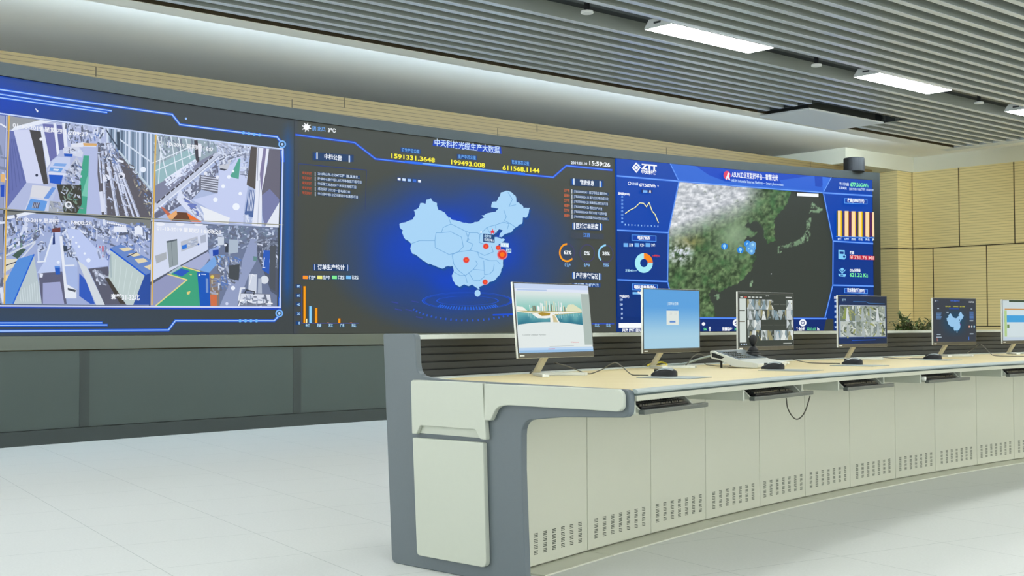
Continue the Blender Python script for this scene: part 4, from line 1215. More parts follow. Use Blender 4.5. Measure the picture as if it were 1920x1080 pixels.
t_.line([(290, 740), (318, 737)], 4, (220, 60, 50)); t_.text('故障:1', (304, 744), (342, 746), 12, (226, 60, 60), 0.04); t_.text('正常:401', (102, 848), (158, 848), 14, (180, 226, 246), 0.03); t_.line([(160, 843), (184, 842)], 3, (180, 226, 246))
button(t_, ((148, 930), (328, 975)), '电站发电量排行', 16)
t_.poly([(152, 988), (228, 990), (228, 1006), (152, 1004)], (120, 190, 246)); t_.text('发电量', (185, 1003), (226, 1004), 15, WHT, 0.05); t_.poly([(236, 990), (262, 991), (262, 1008), (236, 1007)], (236, 60, 70))
t_.text('发电量(MW)', (60, 1026), (128, 1026), 15, WHT, 0.05)
for k, bd in enumerate(('150', '120', '90', '60', '30')): t_.text(bd, (64 + (8 if k > 1 else 0), 1048 + k * 32), (84, 1048 + k * 32), 13, (190, 216, 250), 0.05)
t_.poly([(228, 1040), (246, 1040), (246, 1240), (228, 1240)], (150, 210, 250)); t_.poly([(40, 1202), (214, 1202), (214, 1236), (40, 1236)], (250, 252, 254)); t_.poly([(212, 1196), (236, 1196), (236, 1244), (212, 1244)], (240, 60, 70)); t_.text('兴东 南通 日照', (80, 1260), (212, 1260), 16, WHT, 0.05)
# title banner
t_.disc(806, 182, 24, (226, 60, 96), 20, 30); t_.poly([(812, 160), (826, 172), (818, 186), (830, 218), (818, 214), (810, 200), (800, 216), (796, 204), (806, 184)], (236, 242, 252))
t_.text('ASUN工业互联网平台—智慧光伏', (838, 192), (1160, 218), 32, WHT, 0.02); t_.text('ASUN Industrial Internet Platform — Smart photovoltaic', (836, 226), (1196, 256), 19, (190, 220, 252), 0.02)
# right column
t_.text('累计发电量', (1584, 250), (1650, 254), 17, (206, 224, 250), 0.03); t_.text('677.56GWh', (1660, 258), (1784, 266), 27, (130, 250, 170), 0.03); t_.text('北京时间', (1580, 276), (1634, 280), 15, (206, 224, 250), 0.03); t_.text('2019/01/10周四 15:59:25', (1652, 284), (1826, 292), 15, (200, 220, 250), 0.03)
button(t_, ((1618, 340), (1778, 376)), '收益(GPM/万元)', 22)
for k in range(6):
    x = 1586 + k * 47.6; y0 = 430 + k * 2.2
    t_.poly([(x - 22, y0 - 2), (x + 22, y0), (x + 22, 612), (x - 22, 604)], (84, 84, 20) if k in (0, 3) else (96, 30, 66)); t_.poly([(x - 13, y0 - 4), (x + 13, y0 - 3), (x + 13, 610), (x - 13, 605)], (254, 222, 172)); t_.poly([(x + (6 if k % 3 == 0 else 10), y0 - 4), (x + 14, y0 - 3), (x + 14, 610), (x + (6 if k % 3 == 0 else 10), 608)], (254, 206, 40))
    t_.text(('南通', '新疆宁', '西北', '华北', '东北', '南方')[k], (x - 14, 628 + k), (x + 16, 629 + k), 12, (206, 230, 252), 0.04)
t_.line([(1560, 604), (1845, 614)], 4, (110, 170, 250))
ic = (130, 206, 250)
t_.poly([(1576, 698), (1620, 700), (1620, 764), (1576, 760)], ic); t_.poly([(1584, 708), (1612, 710), (1612, 726), (1584, 724)], DB); t_.disc(1616, 744, 15, ic); t_.disc(1616, 744, 8, DB)
t_.text('收益', (1654, 724), (1684, 725), 16, WHT, 0.05); t_.poly([(1654, 732), (1828, 740), (1828, 768), (1654, 762)], (196, 36, 66)); t_.text('￥731.76 Mil', (1656, 760), (1822, 765), 25, (250, 200, 196), 0.02)
t_.disc(1602, 832, 11, ic); t_.line([(1602, 842), (1602, 866)], 6, ic); t_.line([(1580, 834), (1602, 858), (1624, 836)], 6, ic); t_.poly([(1574, 862), (1630, 866), (1622, 884), (1580, 880)], ic); t_.poly([(1586, 868), (1610, 870), (1606, 876), (1590, 874)], DB)
t_.text('CO₂减排量', (1654, 846), (1728, 848), 16, WHT, 0.05); t_.text('621.32 Kt', (1654, 882), (1780, 886), 26, (130, 250, 160), 0.025)
button(t_, ((1616, 962), (1778, 996)), '日负荷曲线图(MW)', 22)
t_.text('负荷(MW)', (1545, 1034), (1590, 1034), 14, WHT, 0.05)
for k in range(6): t_.text(str(120 - 20 * k), (1548, 1058 + k * 36), (1564, 1058 + k * 36), 14, (190, 216, 250), 0.05)
t_.poly([(1575, 1040), (1590, 1040), (1590, 1240), (1575, 1240)], (140, 200, 250))
t_.crop(1140, 420, KJ)
for x, bd, nm, w in ((868, '当前功率', '204', 70), (1328, '安全小时', '2223.07', 62)):
    t_.disc(x, 684, 25, WHT); t_.text(bd, (x - 98 if x < 1000 else x - 44, 736), (x - 26 if x < 1000 else x + 16, 737), 19, WHT, 0.05)
    if x < 1000:
        t_.line([(x - 10, 684), (x + 4, 672)], 6, B1); t_.line([(x - 4, 696), (x + 12, 684)], 6, B1); t_.text('204.56', (x - 14, 736), (x + 40, 737), 17, (110, 230, 150), 0.03)
    else:
        t_.arc(x, 684, 14, 5, 0, 360, B1); t_.line([(x, 675), (x, 686), (x + 7, 686)], 4, B1); t_.text('2223.07', (x + 28, 734), (x + 92, 735), 17, (110, 230, 150), 0.03); t_.text('h', (x + 100, 734), (x + 114, 735), 18, WHT, 0.05)
t_.disc(640, 692, 12, WHT); t_.text('56', (640, 736), (662, 736), 17, (110, 230, 150), 0.03); t_.line([(684, 740), (684, 722)], 6, WHT); t_.poly([(674, 724), (694, 724), (684, 710)], WHT); t_.text('今日发电', (520, 736), (600, 736), 18, WHT, 0.04)
t_.build('dashboard_text', disp[2])

# black can standing on the end of the wall
s_, _z = led_px(1606, 322)
pc = led(s_, 0, -0.05)
b = MB(); b.lathe([(0.0, 0), (0.148, 0), (0.15, 0.006), (0.15, 0.19), (0.142, 0.2), (0, 0.2)], (0, 0, 0), M('can'), 32)
o = b.build('black_canister')
b2 = MB(); b2.lathe([(0.0, 0.2), (0.118, 0.2), (0.112, 0.206), (0, 0.206)], (0, 0, 0), M('groove'), 24)
o.location = (pc.x, pc.y, LZ1 + 0.114)
b2.build('lid', o, local=True)
tag(o, 'black round canister standing on the top right end of the video wall', 'canister')

# ================================================================ CONSOLE
def sweep(b, prof, s1, mat, n_=34, start=con_start):
    """profile (d, z) carried along the arc, its near end cut on the slant of the end panel"""
    k = len(prof)
    vs = []
    for i in range(n_ + 1):
        for d, z in prof:
            sa = start(d)
            vs.append(con(sa + (s1 - sa) * i / n_, d, z))
    fs = []
    for i in range(n_):
        for j in range(k):
            fs.append((i * k + j, i * k + (j + 1) % k, (i + 1) * k + (j + 1) % k, (i + 1) * k + j))
    tri = tessellate_polygon([[Vector((d, z, 0)) for d, z in prof]])
    fs += [tuple(t) for t in tri] + [tuple(x + n_ * k for x in reversed(t)) for t in tri]
    b.add(vs, fs, mat)
def rect2(d0, d1, z0, z1):
    return [(d0, z0), (d1, z0), (d1, z1), (d0, z1)]
SEND = 8.6
p0 = con(4.0, 0, 0)
wt = tag(empty('console_worktop', (p0.x, p0.y, TOPZ)), 'long curved pale maple worktop with grey front edge over the cabinets', 'worktop')
b = MB(); sweep(b, rect2(-0.684, 0.45, 0.757, TOPZ), SEND, M('topwood')); b.build('top', wt)
b = MB(); sweep(b, [(-0.6845, TOPZ), (-0.694, TOPZ), (-0.705, 0.773), (-0.709, 0.767), (-0.705, 0.7605), (-0.6845, 0.7605)], SEND, M('edge')); b.build('front_edge', wt)
b = MB(); sweep(b, rect2(-0.698, -0.645, 0.7535, 0.7598), SEND, M('edgedark')); b.build('shadow_gap', wt)
b = MB(); sweep(b, rect2(-0.704, -0.668, 0.734, 0.7532), SEND, M('railpaint')); b.build('front_rail', wt)
b = MB(); sweep(b, rect2(-0.667, 0.58, 0.738, 0.7565), SEND, M('doorside')); b.build('underside', wt)
b = MB(); sweep(b, rect2(0.4505, 0.60, 0.757, TOPZ + 0.003), SEND, M('strip')); b.build('rear_strip', wt)

sc_ = tag(empty('desk_screen', (con(4, 0.69, 0).x, con(4, 0.69, 0).y, TOPZ)), 'charcoal slatted screen with pale top rail along the back of the worktop', 'desk screen')
prof = [(0.565, TOPZ + 0.003), (0.60, TOPZ + 0.003), (0.60, 0.948), (0.565, 0.948)]
front = []
z = 0.948
while z > TOPZ + 0.03:
    front += [(0.565, z - 0.004), (0.565, z - 0.0285), (0.574, z - 0.029), (0.574, z - 0.0335)]
    z -= 0.0335
b = MB(); sweep(b, [(0.60, TOPZ + 0.003), (0.60, 0.948)] + [(0.565, 0.948)] + front[0:] + [(0.565, TOPZ + 0.003)], SEND, M('screenpanel')); b.build('slat_panel', sc_)
b = MB(); sweep(b, rect2(0.548, 0.622, 0.9485, 0.967), SEND, M('strip')); b.build('top_rail', sc_)

# end panel
EO, EX = Vector((-0.51788, 5.41858, 0)), Vector((0.72084, -0.6931, 0))
EN = Vector((EX.y, -EX.x, 0))
def endp(e, z, h):
    return EO + EX * e + EN * h + Vector((0, 0, z))
ep = tag(empty('console_end_panel', endp(0.38, 0, 0)), 'slate grey end panel with pale sage covers at the near end of the desk', 'desk end panel')
fr = rounded([(-0.054, 0.974), (0.152, 0.974), (0.163, 0.80), (0.30, 0.786), (1.30, 0.775), (1.296, 0.676), (0.98, 0.663), (0.768, 0.640), (0.767, 0.45), (0.787, 0.0), (0.004, 0.0)],
             [0.012, 0.02, 0.05, 0.0, 0.03, 0.03, 0.0, 0.055, 0.0, 0.0, 0.03])
b = MB(); b.prism(fr, endp, -0.032, 0.0, M('frame')); b.build('frame', ep, bevel=0.004)
pl = rounded([(0.151, 0.781), (0.577, 0.780), (0.597, 0.557), (0.562, 0.559), (0.537, 0.594), (0.211, 0.594), (0.188, 0.558), (0.160, 0.556)], [0.018, 0.004, 0.006, 0.006, 0.008, 0.008, 0.006, 0.006])
b = MB(); b.prism(pl, endp, 0.0005, 0.024, M('cover')); b.build('upper_cover', ep, bevel=0.003)
pl = rounded([(0.205, 0.594), (0.541, 0.594), (0.562, 0.561), (0.186, 0.561)], 0.004)
b = MB(); b.prism(pl, endp, 0.0005, 0.008, M('cover')); b.build('finger_recess', ep)
pl = rounded([(0.163, 0.541), (0.580, 0.545), (0.597, 0.057), (0.190, 0.057)], [0.006, 0.006, 0.03, 0.02])
b = MB(); b.prism(pl, endp, 0.0005, 0.024, M('cover')); b.build('lower_cover', ep, bevel=0.003)
pl = rounded([(0.586, 0.777), (1.284, 0.777), (1.284, 0.697), (0.712, 0.698), (0.655, 0.690), (0.622, 0.634), (0.588, 0.634)], [0.004, 0.035, 0.03, 0.02, 0.05, 0.006, 0.006])
b = MB(); b.prism(pl, endp, 0.0005, 0.024, M('cover')); b.build('arm_cover', ep, bevel=0.003)

# cabinets under the worktop
EDG = [-0.07, 0.485, 1.055, 1.6, 2.187, 2.72, 3.278, 3.878, 4.428, 5.029, 5.583, 6.15, 6.72, 7.29, 7.86, 8.43]
CABS = [((0,), 'single vented pale cabinet door bay touching the grey end panel'),
        ((1, 2), 'pale two-door vented cabinet below the blue login monitor, second bay from the end panel'),
        ((3, 4), 'pale two-door vented cabinet behind the looped black cable'),
        ((5, 6), 'pale two-door vented cabinet below the monitor with grey factory pictures'),
        ((7, 8), 'pale two-door vented cabinet below the monitor with the small country map'),
        ((9, 10), 'pale two-door vented cabinet at the right edge of the photo'),
        ((11, 12, 13, 14), 'pale vented cabinets at the far end of the curved desk')]
def door_f(sa, sb, d):
    A, B = con(sa, d, 0), con(sb, d, 0)
    ax = (B - A); L = ax.length; ax.normalize()
    out = Vector((-ax.y, ax.x, 0))
    if out.dot(con_axes((sa + sb) / 2)[1]) < 0: out = -out
    return (lambda x, y, z: A + ax * x + out * y + Vector((0, 0, z))), L
for ids, lab in CABS:
    mid = con((EDG[ids[0]] + EDG[ids[-1] + 1]) / 2, 0.3, 0)
    cb = tag(empty('desk_cabinet', (mid.x, mid.y, 0)), lab, 'cabinet', 'cabinets under the curved desk')
    for i in ids:
        sa, sb = EDG[i], EDG[i + 1]
        f, L = door_f(sa, sb, 0.0)
        b = MB(); b.box((0.002, 0, 0.012), (L - 0.002, 0.018, 0.733), M('door'), f)
        dr = b.build('door', cb, bevel=0.0015)
        for k in range(7):
            b = MB()
            x0 = L * 0.5 + (k - 3) * 0.071 - 0.015
            for j in range(4):
                for q in range(3):
                    z0 = 0.056 + j * 0.0238 + q * 0.0066
                    b.add([f(x0, -0.0006, z0), f(x0 + 0.03, -0.0006, z0), f(x0 + 0.03, -0.0006, z0 + 0.0034), f(x0, -0.0006, z0 + 0.0034)], [(0, 1, 2, 3)], M('slot'))
            b.build('vent', dr)
    sa, sb = EDG[ids[0]] + 0.003, EDG[ids[-1] + 1] - 0.003
    b = MB()
    if ids[0] == 0:
        f, L = door_f(-0.235, -0.073, 0.0); b.box((0, 0.001, 0.012), (L, 0.018, 0.733), M('door'), f)
    for i in ids:
        a_, c_ = max(sa, EDG[i]) if i != ids[0] else sa, min(sb, EDG[i + 1])
        f, L = door_f(a_, c_, 0.02)
        b.box((0, 0, 0.0), (L, 0.50, 0.735), M('doorside'), f)
    b.build('carcass', cb)
    b = MB()
    for i in ids:
        a_ = sa if i == ids[0] else EDG[i]
        f, L = door_f(a_, min(sb, EDG[i + 1]), -0.13)
        b.box((0, 0, 0.0), (L, 0.14, 0.006), M('door'), f)
    b.build('base_plate', cb)

def seat_frame(s, d, z, name, extra=0.0):
    al, out = con_axes(s)
    p = con(s, d, z)
    return empty(name, p, math.atan2(al.y, al.x) + extra)

# keyboard drawers and keyboards
TR = [(-0.335, 0.205, 'nearest the end panel'), (0.69, 1.31, 'above the looped black cable'), (1.745, 2.31, 'third along from the end panel'), (2.81, 3.37, 'with a round fitting on its left, fourth from the end panel'), (3.985, 4.55, 'cut by the right edge of the photo')]
KB_LAB = ['black keyboard in the drawer nearest the end panel', 'black keyboard in the drawer above the looped cable', 'black keyboard in the third drawer from the end panel', 'black keyboard in the fourth drawer from the end panel', 'black keyboard in the drawer at the right edge of the photo']
def make_keyboard():
    r = empty('keyboard')
    b = MB(); b.box((-0.196, -0.07, 0), (0.196, 0.07, 0.012), M('black')); b.build('case', r, local=True, bevel=0.003)
    b = MB()
    for j in range(5):
        x = -0.192
        ws = [0.0185] * 14 + [0.008] + [0.0185] * 3 + [0.006] + [0.0185] * 3
        if j == 0: ws = [0.024, 0.02, 0.024, 0.105, 0.024, 0.02, 0.024, 0.0185, 0.008, 0.0185, 0.0185, 0.0185, 0.006, 0.037, 0.0185]
        for w in ws:
            if w >= 0.0185:
                y = -0.058 + j * 0.0235
                p = [(x + 0.001, y, 0.012), (x + w - 0.001, y, 0.012), (x + w - 0.001, y + 0.021, 0.012), (x + 0.001, y + 0.021, 0.012),
                     (x + 0.003, y + 0.002, 0.019 + j * 0.001), (x + w - 0.003, y + 0.002, 0.019 + j * 0.001), (x + w - 0.003, y + 0.018, 0.020 + j * 0.001), (x + 0.003, y + 0.018, 0.020 + j * 0.001)]
                b.hexa(p, M('keys'))
            x += w
    b.build('keycaps', r, local=True)
    return r
def copy_tree(o, parent=None):
    c_ = o.copy(); COL.objects.link(c_)
    if parent is not None: c_.parent = parent
    for ch in list(o.children): copy_tree(ch, c_)
    return c_
kb0 = None
for k, (sa, sb, where) in enumerate(TR):
    sm = (sa + sb) / 2; w = (sb - sa) / 2
    r = tag(seat_frame(sm, -0.70, 0.688, 'keyboard_shelf'), 'slid-out charcoal keyboard shelf ' + where, 'keyboard shelf', 'keyboard shelves under the desk edge')
    b = MB(); b.box((-w + 0.012, 0.005, 0.002), (w - 0.085, 0.30, 0.008), M('tray')); b.build('tray', r, local=True)
    b = MB(); b.box((-w - 0.004, -0.022, -0.004), (w, 0.004, 0.013), M('lip')); b.build('lip', r, local=True, bevel=0.003)
    for x in (-w + 0.010, w - 0.088):
        b = MB(); b.prism([(-0.002, 0.002), (0.30, 0.002), (0.30, 0.045), (0.045, 0.045)], lambda y, z, h: Vector((h, y, z)), x, x + 0.012, M('cover')); b.build('side_ear', r, local=True)
    xs = (-w - 0.045, w - 0.06) if k else (-w - 0.045,)
    for x in xs:
        if k == 0:
            b = MB(); b.box((-w - 0.022, 0.012, -0.004), (-w - 0.008, 0.09, 0.046), M('cover')); b.build('runner', r, local=True)
        else:
            b = MB(); b.box((x, 0.012, -0.002), (x + 0.014, 0.66, 0.046), M('cover')); b.build('runner', r, local=True)
    if k == 3:
        for z_ in (0.022,):
            b = MB(); b.lathe([(0, 0), (0.012, 0), (0.012, 0.016), (0.006, 0.018), (0, 0.018)], (0, 0, 0), M('silver'), 16, lambda p: Vector((-w - 0.018 + p.x, 0.010 - p.z, z_ + p.y))); b.build('round_fitting', r, local=True)
    if kb0 is None:
        kb0 = make_keyboard(); kr = kb0
    else:
        kr = copy_tree(kb0)
    al, out = con_axes(sm - 0.04)
    kr.location = con(sm - 0.036, -0.70, 0.7042) + out * 0.083
    kr.rotation_euler = (0.11, 0, math.atan2(al.y, al.x))
    tag(kr, KB_LAB[k], 'keyboard', 'keyboards in the desk drawers')

# ================================================================ MONITORS
MW, MH = 0.535, 0.34
def monitor(x, y, yaw, tilt, label):
    r = tag(empty('computer_monitor', (x, y, TOPZ + 0.0005), yaw), label, 'monitor', 'monitors along the curved desk')
    Z0 = 0.084
    ct, stt = math.cos(tilt), math.sin(tilt)
    def g(a, yy, z):
        return Vector((a, yy * ct + z * stt, Z0 + z * ct - yy * stt))
    b = MB()                                     # V-shaped flat foot
    for sg in (-1, 1):
        P_ = [(0.0, 0.145), (sg * 0.022, 0.125), (sg * 0.160, -0.052), (sg * 0.126, -0.064), (0.0, 0.098)]
        b.prism(P_, lambda a, c2, h: Vector((a, c2, h)), 0.0, 0.013, M('silver'))
    b.build('foot', r, local=True, bevel=0.002)
    b = MB()                                     # slanted neck
    b.hexa([(-0.019, 0.116, 0.010), (0.019, 0.116, 0.010), (0.019, 0.134, 0.010), (-0.019, 0.134, 0.010), (-0.019, 0.03, 0.13), (0.019, 0.03, 0.13), (0.019, 0.05, 0.13), (-0.019, 0.05, 0.13)], M('champagne'))
    b.build('neck', r, local=True, bevel=0.002)
    b = MB(); b.box((-MW / 2, -0.004, 0), (MW / 2, 0.006, MH), M('silver'), g); b.build('rim', r, local=True, bevel=0.0015)
    b = MB(); b.hexa([g(-0.2, 0.006, 0.03), g(0.2, 0.006, 0.03), g(0.15, 0.03, 0.05), g(-0.15, 0.03, 0.05), g(-0.2, 0.006, 0.24), g(0.2, 0.006, 0.24), g(0.15, 0.03, 0.21), g(-0.15, 0.03, 0.21)], M('bezel')); b.build('rear_housing', r, local=True)
    b = MB(); b.box((-MW / 2 + 0.003, -0.0062, 0.021), (MW / 2 - 0.0008, -0.004, MH - 0.001), M('bezel'), g); dsp = b.build('display', r, local=True)
    b = MB(); b.box((-MW / 2 + 0.003, -0.0066, 0.001), (MW / 2 - 0.0008, -0.004, 0.0205), M('chin'), g); ch_ = b.build('chin', r, local=True)
    b = MB(); b.box((-MW / 2 + 0.012, -0.0070, 0.009), (-MW / 2 + 0.042, -0.0066, 0.014), M('white'), g); b.build('maker_mark', ch_, local=True)
    X0, X1, Y0, Y1 = -MW / 2 + 0.008, MW / 2 - 0.007, 0.024, MH - 0.006
    c = Canvas(lambda a, b2, off: g(X0 + (X1 - X0) * a, -0.0062 - off, Y0 + (Y1 - Y0) * b2), lambda xx, yy: (xx / 1000.0, 1 - yy / 1000.0), 0.0002, 0.00002)
    return r, dsp, c
# 1: web page with a harbour city
r, dsp, c = monitor(0.202, 5.763, 0.832, 0.096, 'monitor with a white web page and harbour city picture, nearest the end panel')
c.rect(0, 0, 1000, 1000, (222, 230, 230))
c.rect(0, 0, 1000, 70, (196, 212, 240)); c.rect(0, 70, 1000, 110, (220, 228, 244)); c.rect(30, 80, 420, 100, (180, 200, 232))
def sky_c(a, b2): return lerp((130, 196, 184), (216, 228, 226), (b2 - 0.62) / 0.24)
c.grid(0.01, 0.885, 0.60, 0.885, 6, 8, sky_c)
def sea_c(a, b2): return lerp((40, 112, 136), (116, 182, 184), (b2 - 0.40) / 0.20 + 0.5 * vnoise(a * 14, b2 * 8, 3) - 0.2)
c.grid(0.01, 0.885, 0.385, 0.62, 30, 10, sea_c)
rnd = random.Random(8)
for k in range(34):
    x = 180 + k * 20 + rnd.uniform(-6, 6); h = rnd.uniform(60, 190) * (1 - abs(x - 480) / 560)
    c.rect(x, 395 - h, x + rnd.uniform(8, 16), 400, rnd.choice([(236, 240, 240), (206, 216, 216), (170, 178, 170), (120, 116, 96), (226, 220, 190), (250, 250, 250)]))
c.poly([(10, 330), (90, 340), (150, 400), (10, 400)], (240, 240, 232)); c.poly([(690, 300), (770, 290), (880, 370), (880, 400), (650, 400)], (222, 224, 190))
c.poly([(10, 395), (880, 395), (880, 415), (560, 450), (430, 470), (230, 440), (10, 410)], (182, 172, 110)); c.poly([(10, 398), (240, 420), (880, 396), (880, 406), (560, 440), (220, 430), (10, 408)], (244, 244, 236))
for k in range(20):
    x = 150 + k * 36 + rnd.uniform(-8, 8); c.rect(x, 430, x + 8, 430 + rnd.uniform(20, 90), (150, 196, 200))
c.poly([(200, 440), (260, 425), (420, 425), (470, 450), (470, 490), (380, 505), (270, 500)], (238, 240, 234)); c.poly([(270, 430), (330, 415), (450, 425), (430, 460), (330, 470)], (170, 140, 50))
c.poly([(440, 430), (500, 440), (600, 640), (560, 640), (480, 480), (470, 620), (430, 640)], (240, 240, 232)); c.poly([(470, 450), (500, 460), (560, 620), (480, 620)], (206, 194, 150))
q = [(10 + 875 * i / 16, 610 - 62 * math.sin(math.pi * (0.12 + 0.8 * i / 16)) + 10) for i in range(17)]
c.poly(q + [(885, 960), (10, 960)], (224, 232, 230))
c.rect(885, 130, 1000, 900, (172, 186, 180)); c.text('Customer Database Migration', (60, 752), (360, 752), 22, (120, 130, 130)); c.text('Welcome', (690, 868), (800, 868), 22, (220, 110, 120))
c.rect(0, 930, 1000, 1000, (186, 212, 240)); c.rect(0, 965, 1000, 1000, (150, 190, 226)); c.rect(380, 948, 470, 958, (206, 60, 90)); c.line([(400, 915), (730, 912)], 5, (170, 180, 186))
c.build('web_page', dsp, local=True)
# 2: blue log-in page
r, dsp, c = monitor(0.85, 6.753, 0.844, 0.0, 'monitor with a plain pale blue log-in page behind the nearest mouse')
c.grid(0, 1, 0, 1, 4, 10, lambda a, b2: lerp((166, 206, 226), (92, 160, 220), (b2 - 0.25) / 0.45))
c.text('| 控制台登录', (410, 255), (610, 255), 40, (190, 216, 236), 0.03); c.rect(400, 330, 600, 350, (70, 140, 214))
c.rect(395, 355, 615, 600, (222, 228, 222)); c.text('登录', (450, 420), (500, 420), 30, (200, 206, 206)); c.text('注册', (530, 420), (580, 420), 30, (200, 206, 206)); c.rect(450, 530, 555, 560, (96, 140, 206))
c.build('login_page', dsp, local=True)
# 3: camera overview
r, dsp, c = monitor(1.498, 7.477, 0.723, 0.0, 'monitor with a dark grid of small camera pictures behind the joystick')
c.rect(0, 0, 1000, 1000, (62, 68, 62)); c.line([(0, 20), (1000, 20)], 6, (110, 114, 104))
for k in range(6): c.rect(30 + k * 68, 70, 80 + k * 68, 92, (200, 206, 200) if k != 1 else (196, 90, 80))
c.text('客户端', (490, 60), (550, 60), 22, (200, 206, 200)); c.rect(860, 60, 980, 82, (196, 200, 196))
c.rect(15, 110, 130, 930, (206, 216, 210)); c.rect(15, 325, 110, 340, (70, 74, 66)); c.rect(15, 530, 110, 545, (90, 80, 60))
PAL = [(222, 228, 224), (110, 120, 116), (168, 178, 178), (70, 76, 70), (196, 204, 206), (128, 150, 160), (150, 146, 110)]
rnd = random.Random(5)
for j in range(4):
    for i in range(7):
        x0, y0 = 150 + i * 120, 120 + j * 195
        if (j == 0 and i in (4, 5)) or (j == 2 and 2 <= i <= 5): 
            c.line([(x0 + 5, y0 + 95), (x0 + 105, y0 + 95)], 6, (120, 124, 116)); continue
        c.rect(x0, y0, x0 + 118, y0 + 190, rnd.choice(PAL))
        m_ = x0 + 59 + rnd.uniform(-15, 15)
        c.poly([(m_ - 12, y0 + 20), (m_ + 12, y0 + 20), (x0 + 100, y0 + 190), (x0 + 20, y0 + 190)], rnd.choice(PAL)); c.poly([(x0, y0), (x0 + 30, y0), (m_ - 16, y0 + 70), (x0, y0 + 170)], rnd.choice(PAL)); c.poly([(x0 + 118, y0), (x0 + 90, y0), (m_ + 16, y0 + 80), (x0 + 118, y0 + 160)], rnd.choice(PAL))
        for q in range(3):
            xx, yy = x0 + rnd.uniform(10, 100), y0 + rnd.uniform(20, 160); c.rect(xx, yy, xx + rnd.uniform(6, 20), yy + rnd.uniform(8, 34), rnd.choice(PAL))
for k in range(4): c.rect(25 + k * 30, 950, 42 + k * 30, 975, (180, 196, 214))
c.rect(800, 950, 960, 970, (170, 176, 170))
c.build('camera_grid', dsp, local=True)
# 4: factory pictures
r, dsp, c = monitor(2.312, 8.355, 0.676, 0.0, 'monitor with six grey factory pictures in a blue frame')
c.grid(0, 1, 0, 1, 8, 8, lambda a, b2: lerp((24, 50, 104), (38, 48, 66), a * 0.7 + vnoise(a * 4, b2 * 4, 2) * 0.5))
c.text('ZTT', (70, 100), (150, 100), 40, (150, 186, 214), 0.03); c.line([(300, 110), (560, 110), (620, 140), (960, 150)], 9, (60, 120, 190))
c.rect(10, 190, 975, 860, (160, 176, 196))
rnd = random.Random(14)
PF = [(112, 124, 110), (150, 160, 150), (186, 194, 186), (84, 94, 84), (206, 212, 206), (120, 132, 128), (150, 156, 100)]
for j in range(2):
    for i in range(3):
        x0, y0 = 30 + i * 312, 205 + j * 325
        c.rect(x0, y0, x0 + 305, y0 + 318, rnd.choice(PF[:3]))
        c.clutter([(x0 + 30, y0 + 30), (x0 + 275, y0 + 30), (x0 + 275, y0 + 290), (x0 + 30, y0 + 290)], 46, (14, 40), PF, [70, 110, 40], 60 + i + 3 * j)
        c.poly([(x0 + 130, y0 + 40), (x0 + 150, y0 + 40), (x0 + 190, y0 + 318), (x0 + 110, y0 + 318)], rnd.choice([(206, 212, 214), (168, 178, 178)]))
c.poly([(60, 480), (110, 250), (150, 250), (130, 480)], (136, 150, 84))
c.line([(20, 192), (965, 192)], 8, (190, 200, 214)); c.line([(250, 930), (740, 925)], 14, (30, 90, 200)); c.line([(10, 880), (975, 872)], 10, (46, 70, 140))
c.build('factory_pictures', dsp, local=True)
# 5: country map dashboard
r, dsp, c = monitor(3.213, 9.197, 0.645, 0.0, 'monitor with a small pale blue country map on dark background')
c.grid(0, 1, 0, 1, 10, 10, lambda a, b2: lerp((56, 62, 72), (14, 74, 112), 1 - math.hypot((a - 0.5) / 0.36, (b2 - 0.46) / 0.36)))
xs_, ys_ = [p_[0] for p_ in CN], [p_[1] for p_ in CN]
def mm(x, y): return 300 + (x - 665) / 747 * 410, 300 + (y - 450) / 590 * 480
c.poly([mm(x + 18, y + 20) for x, y in CN], (12, 80, 120)); c.poly([mm(*q) for q in CN], (150, 196, 232)); c.disc(*mm(1112, 1036), 14, (150, 196, 232))
c.poly([(40, 30), (52, 30), (52, 72), (40, 72)], (230, 236, 240)); c.text('阴 3℃', (70, 62), (120, 62), 26, (130, 150, 190)); c.text('中天科技光缆生产大数据', (400, 60), (620, 60), 34, (60, 110, 220), 0.03)
for x, bd in ((280, '1591331'), (460, '199493'), (620, '611568')): c.text(bd, (x, 190), (x + 120, 190), 28, (190, 190, 70), 0.03)
c.line([(370, 230), (600, 230)], 16, (20, 70, 170)); c.text('15:59:26', (840, 82), (970, 82), 34, (206, 212, 216), 0.03)
for k in range(6): c.rect(60, 325 + k * 28, 190 - (k % 3) * 12, 340 + k * 28, (96, 140, 190)); c.rect(850, 290 + k * 34, 950, 312 + k * 34, (80, 120, 180))
for q in ((90, 220, 130, 238), (880, 222, 920, 240), (850, 500, 940, 520), (850, 810, 940, 834), (70, 820, 160, 838), (60, 880, 180, 900), (300, 300, 350, 322)): c.rect(*q, (170, 186, 200))
for x, col in ((840, (200, 130, 100)), (900, (190, 196, 200)), (960, (140, 190, 220))): c.disc(x, 650, 18, col, 14, 26); c.disc(x, 650, 9, (220, 224, 226), 10, 12)
c.rect(70, 900, 80, 980, (180, 110, 90)); c.rect(90, 940, 98, 980, (150, 170, 190)); c.rect(820, 890, 832, 970, (70, 130, 230)); c.disc(*mm(1250, 815), 10, (150, 60, 170))
c.build('map_page', dsp, local=True)
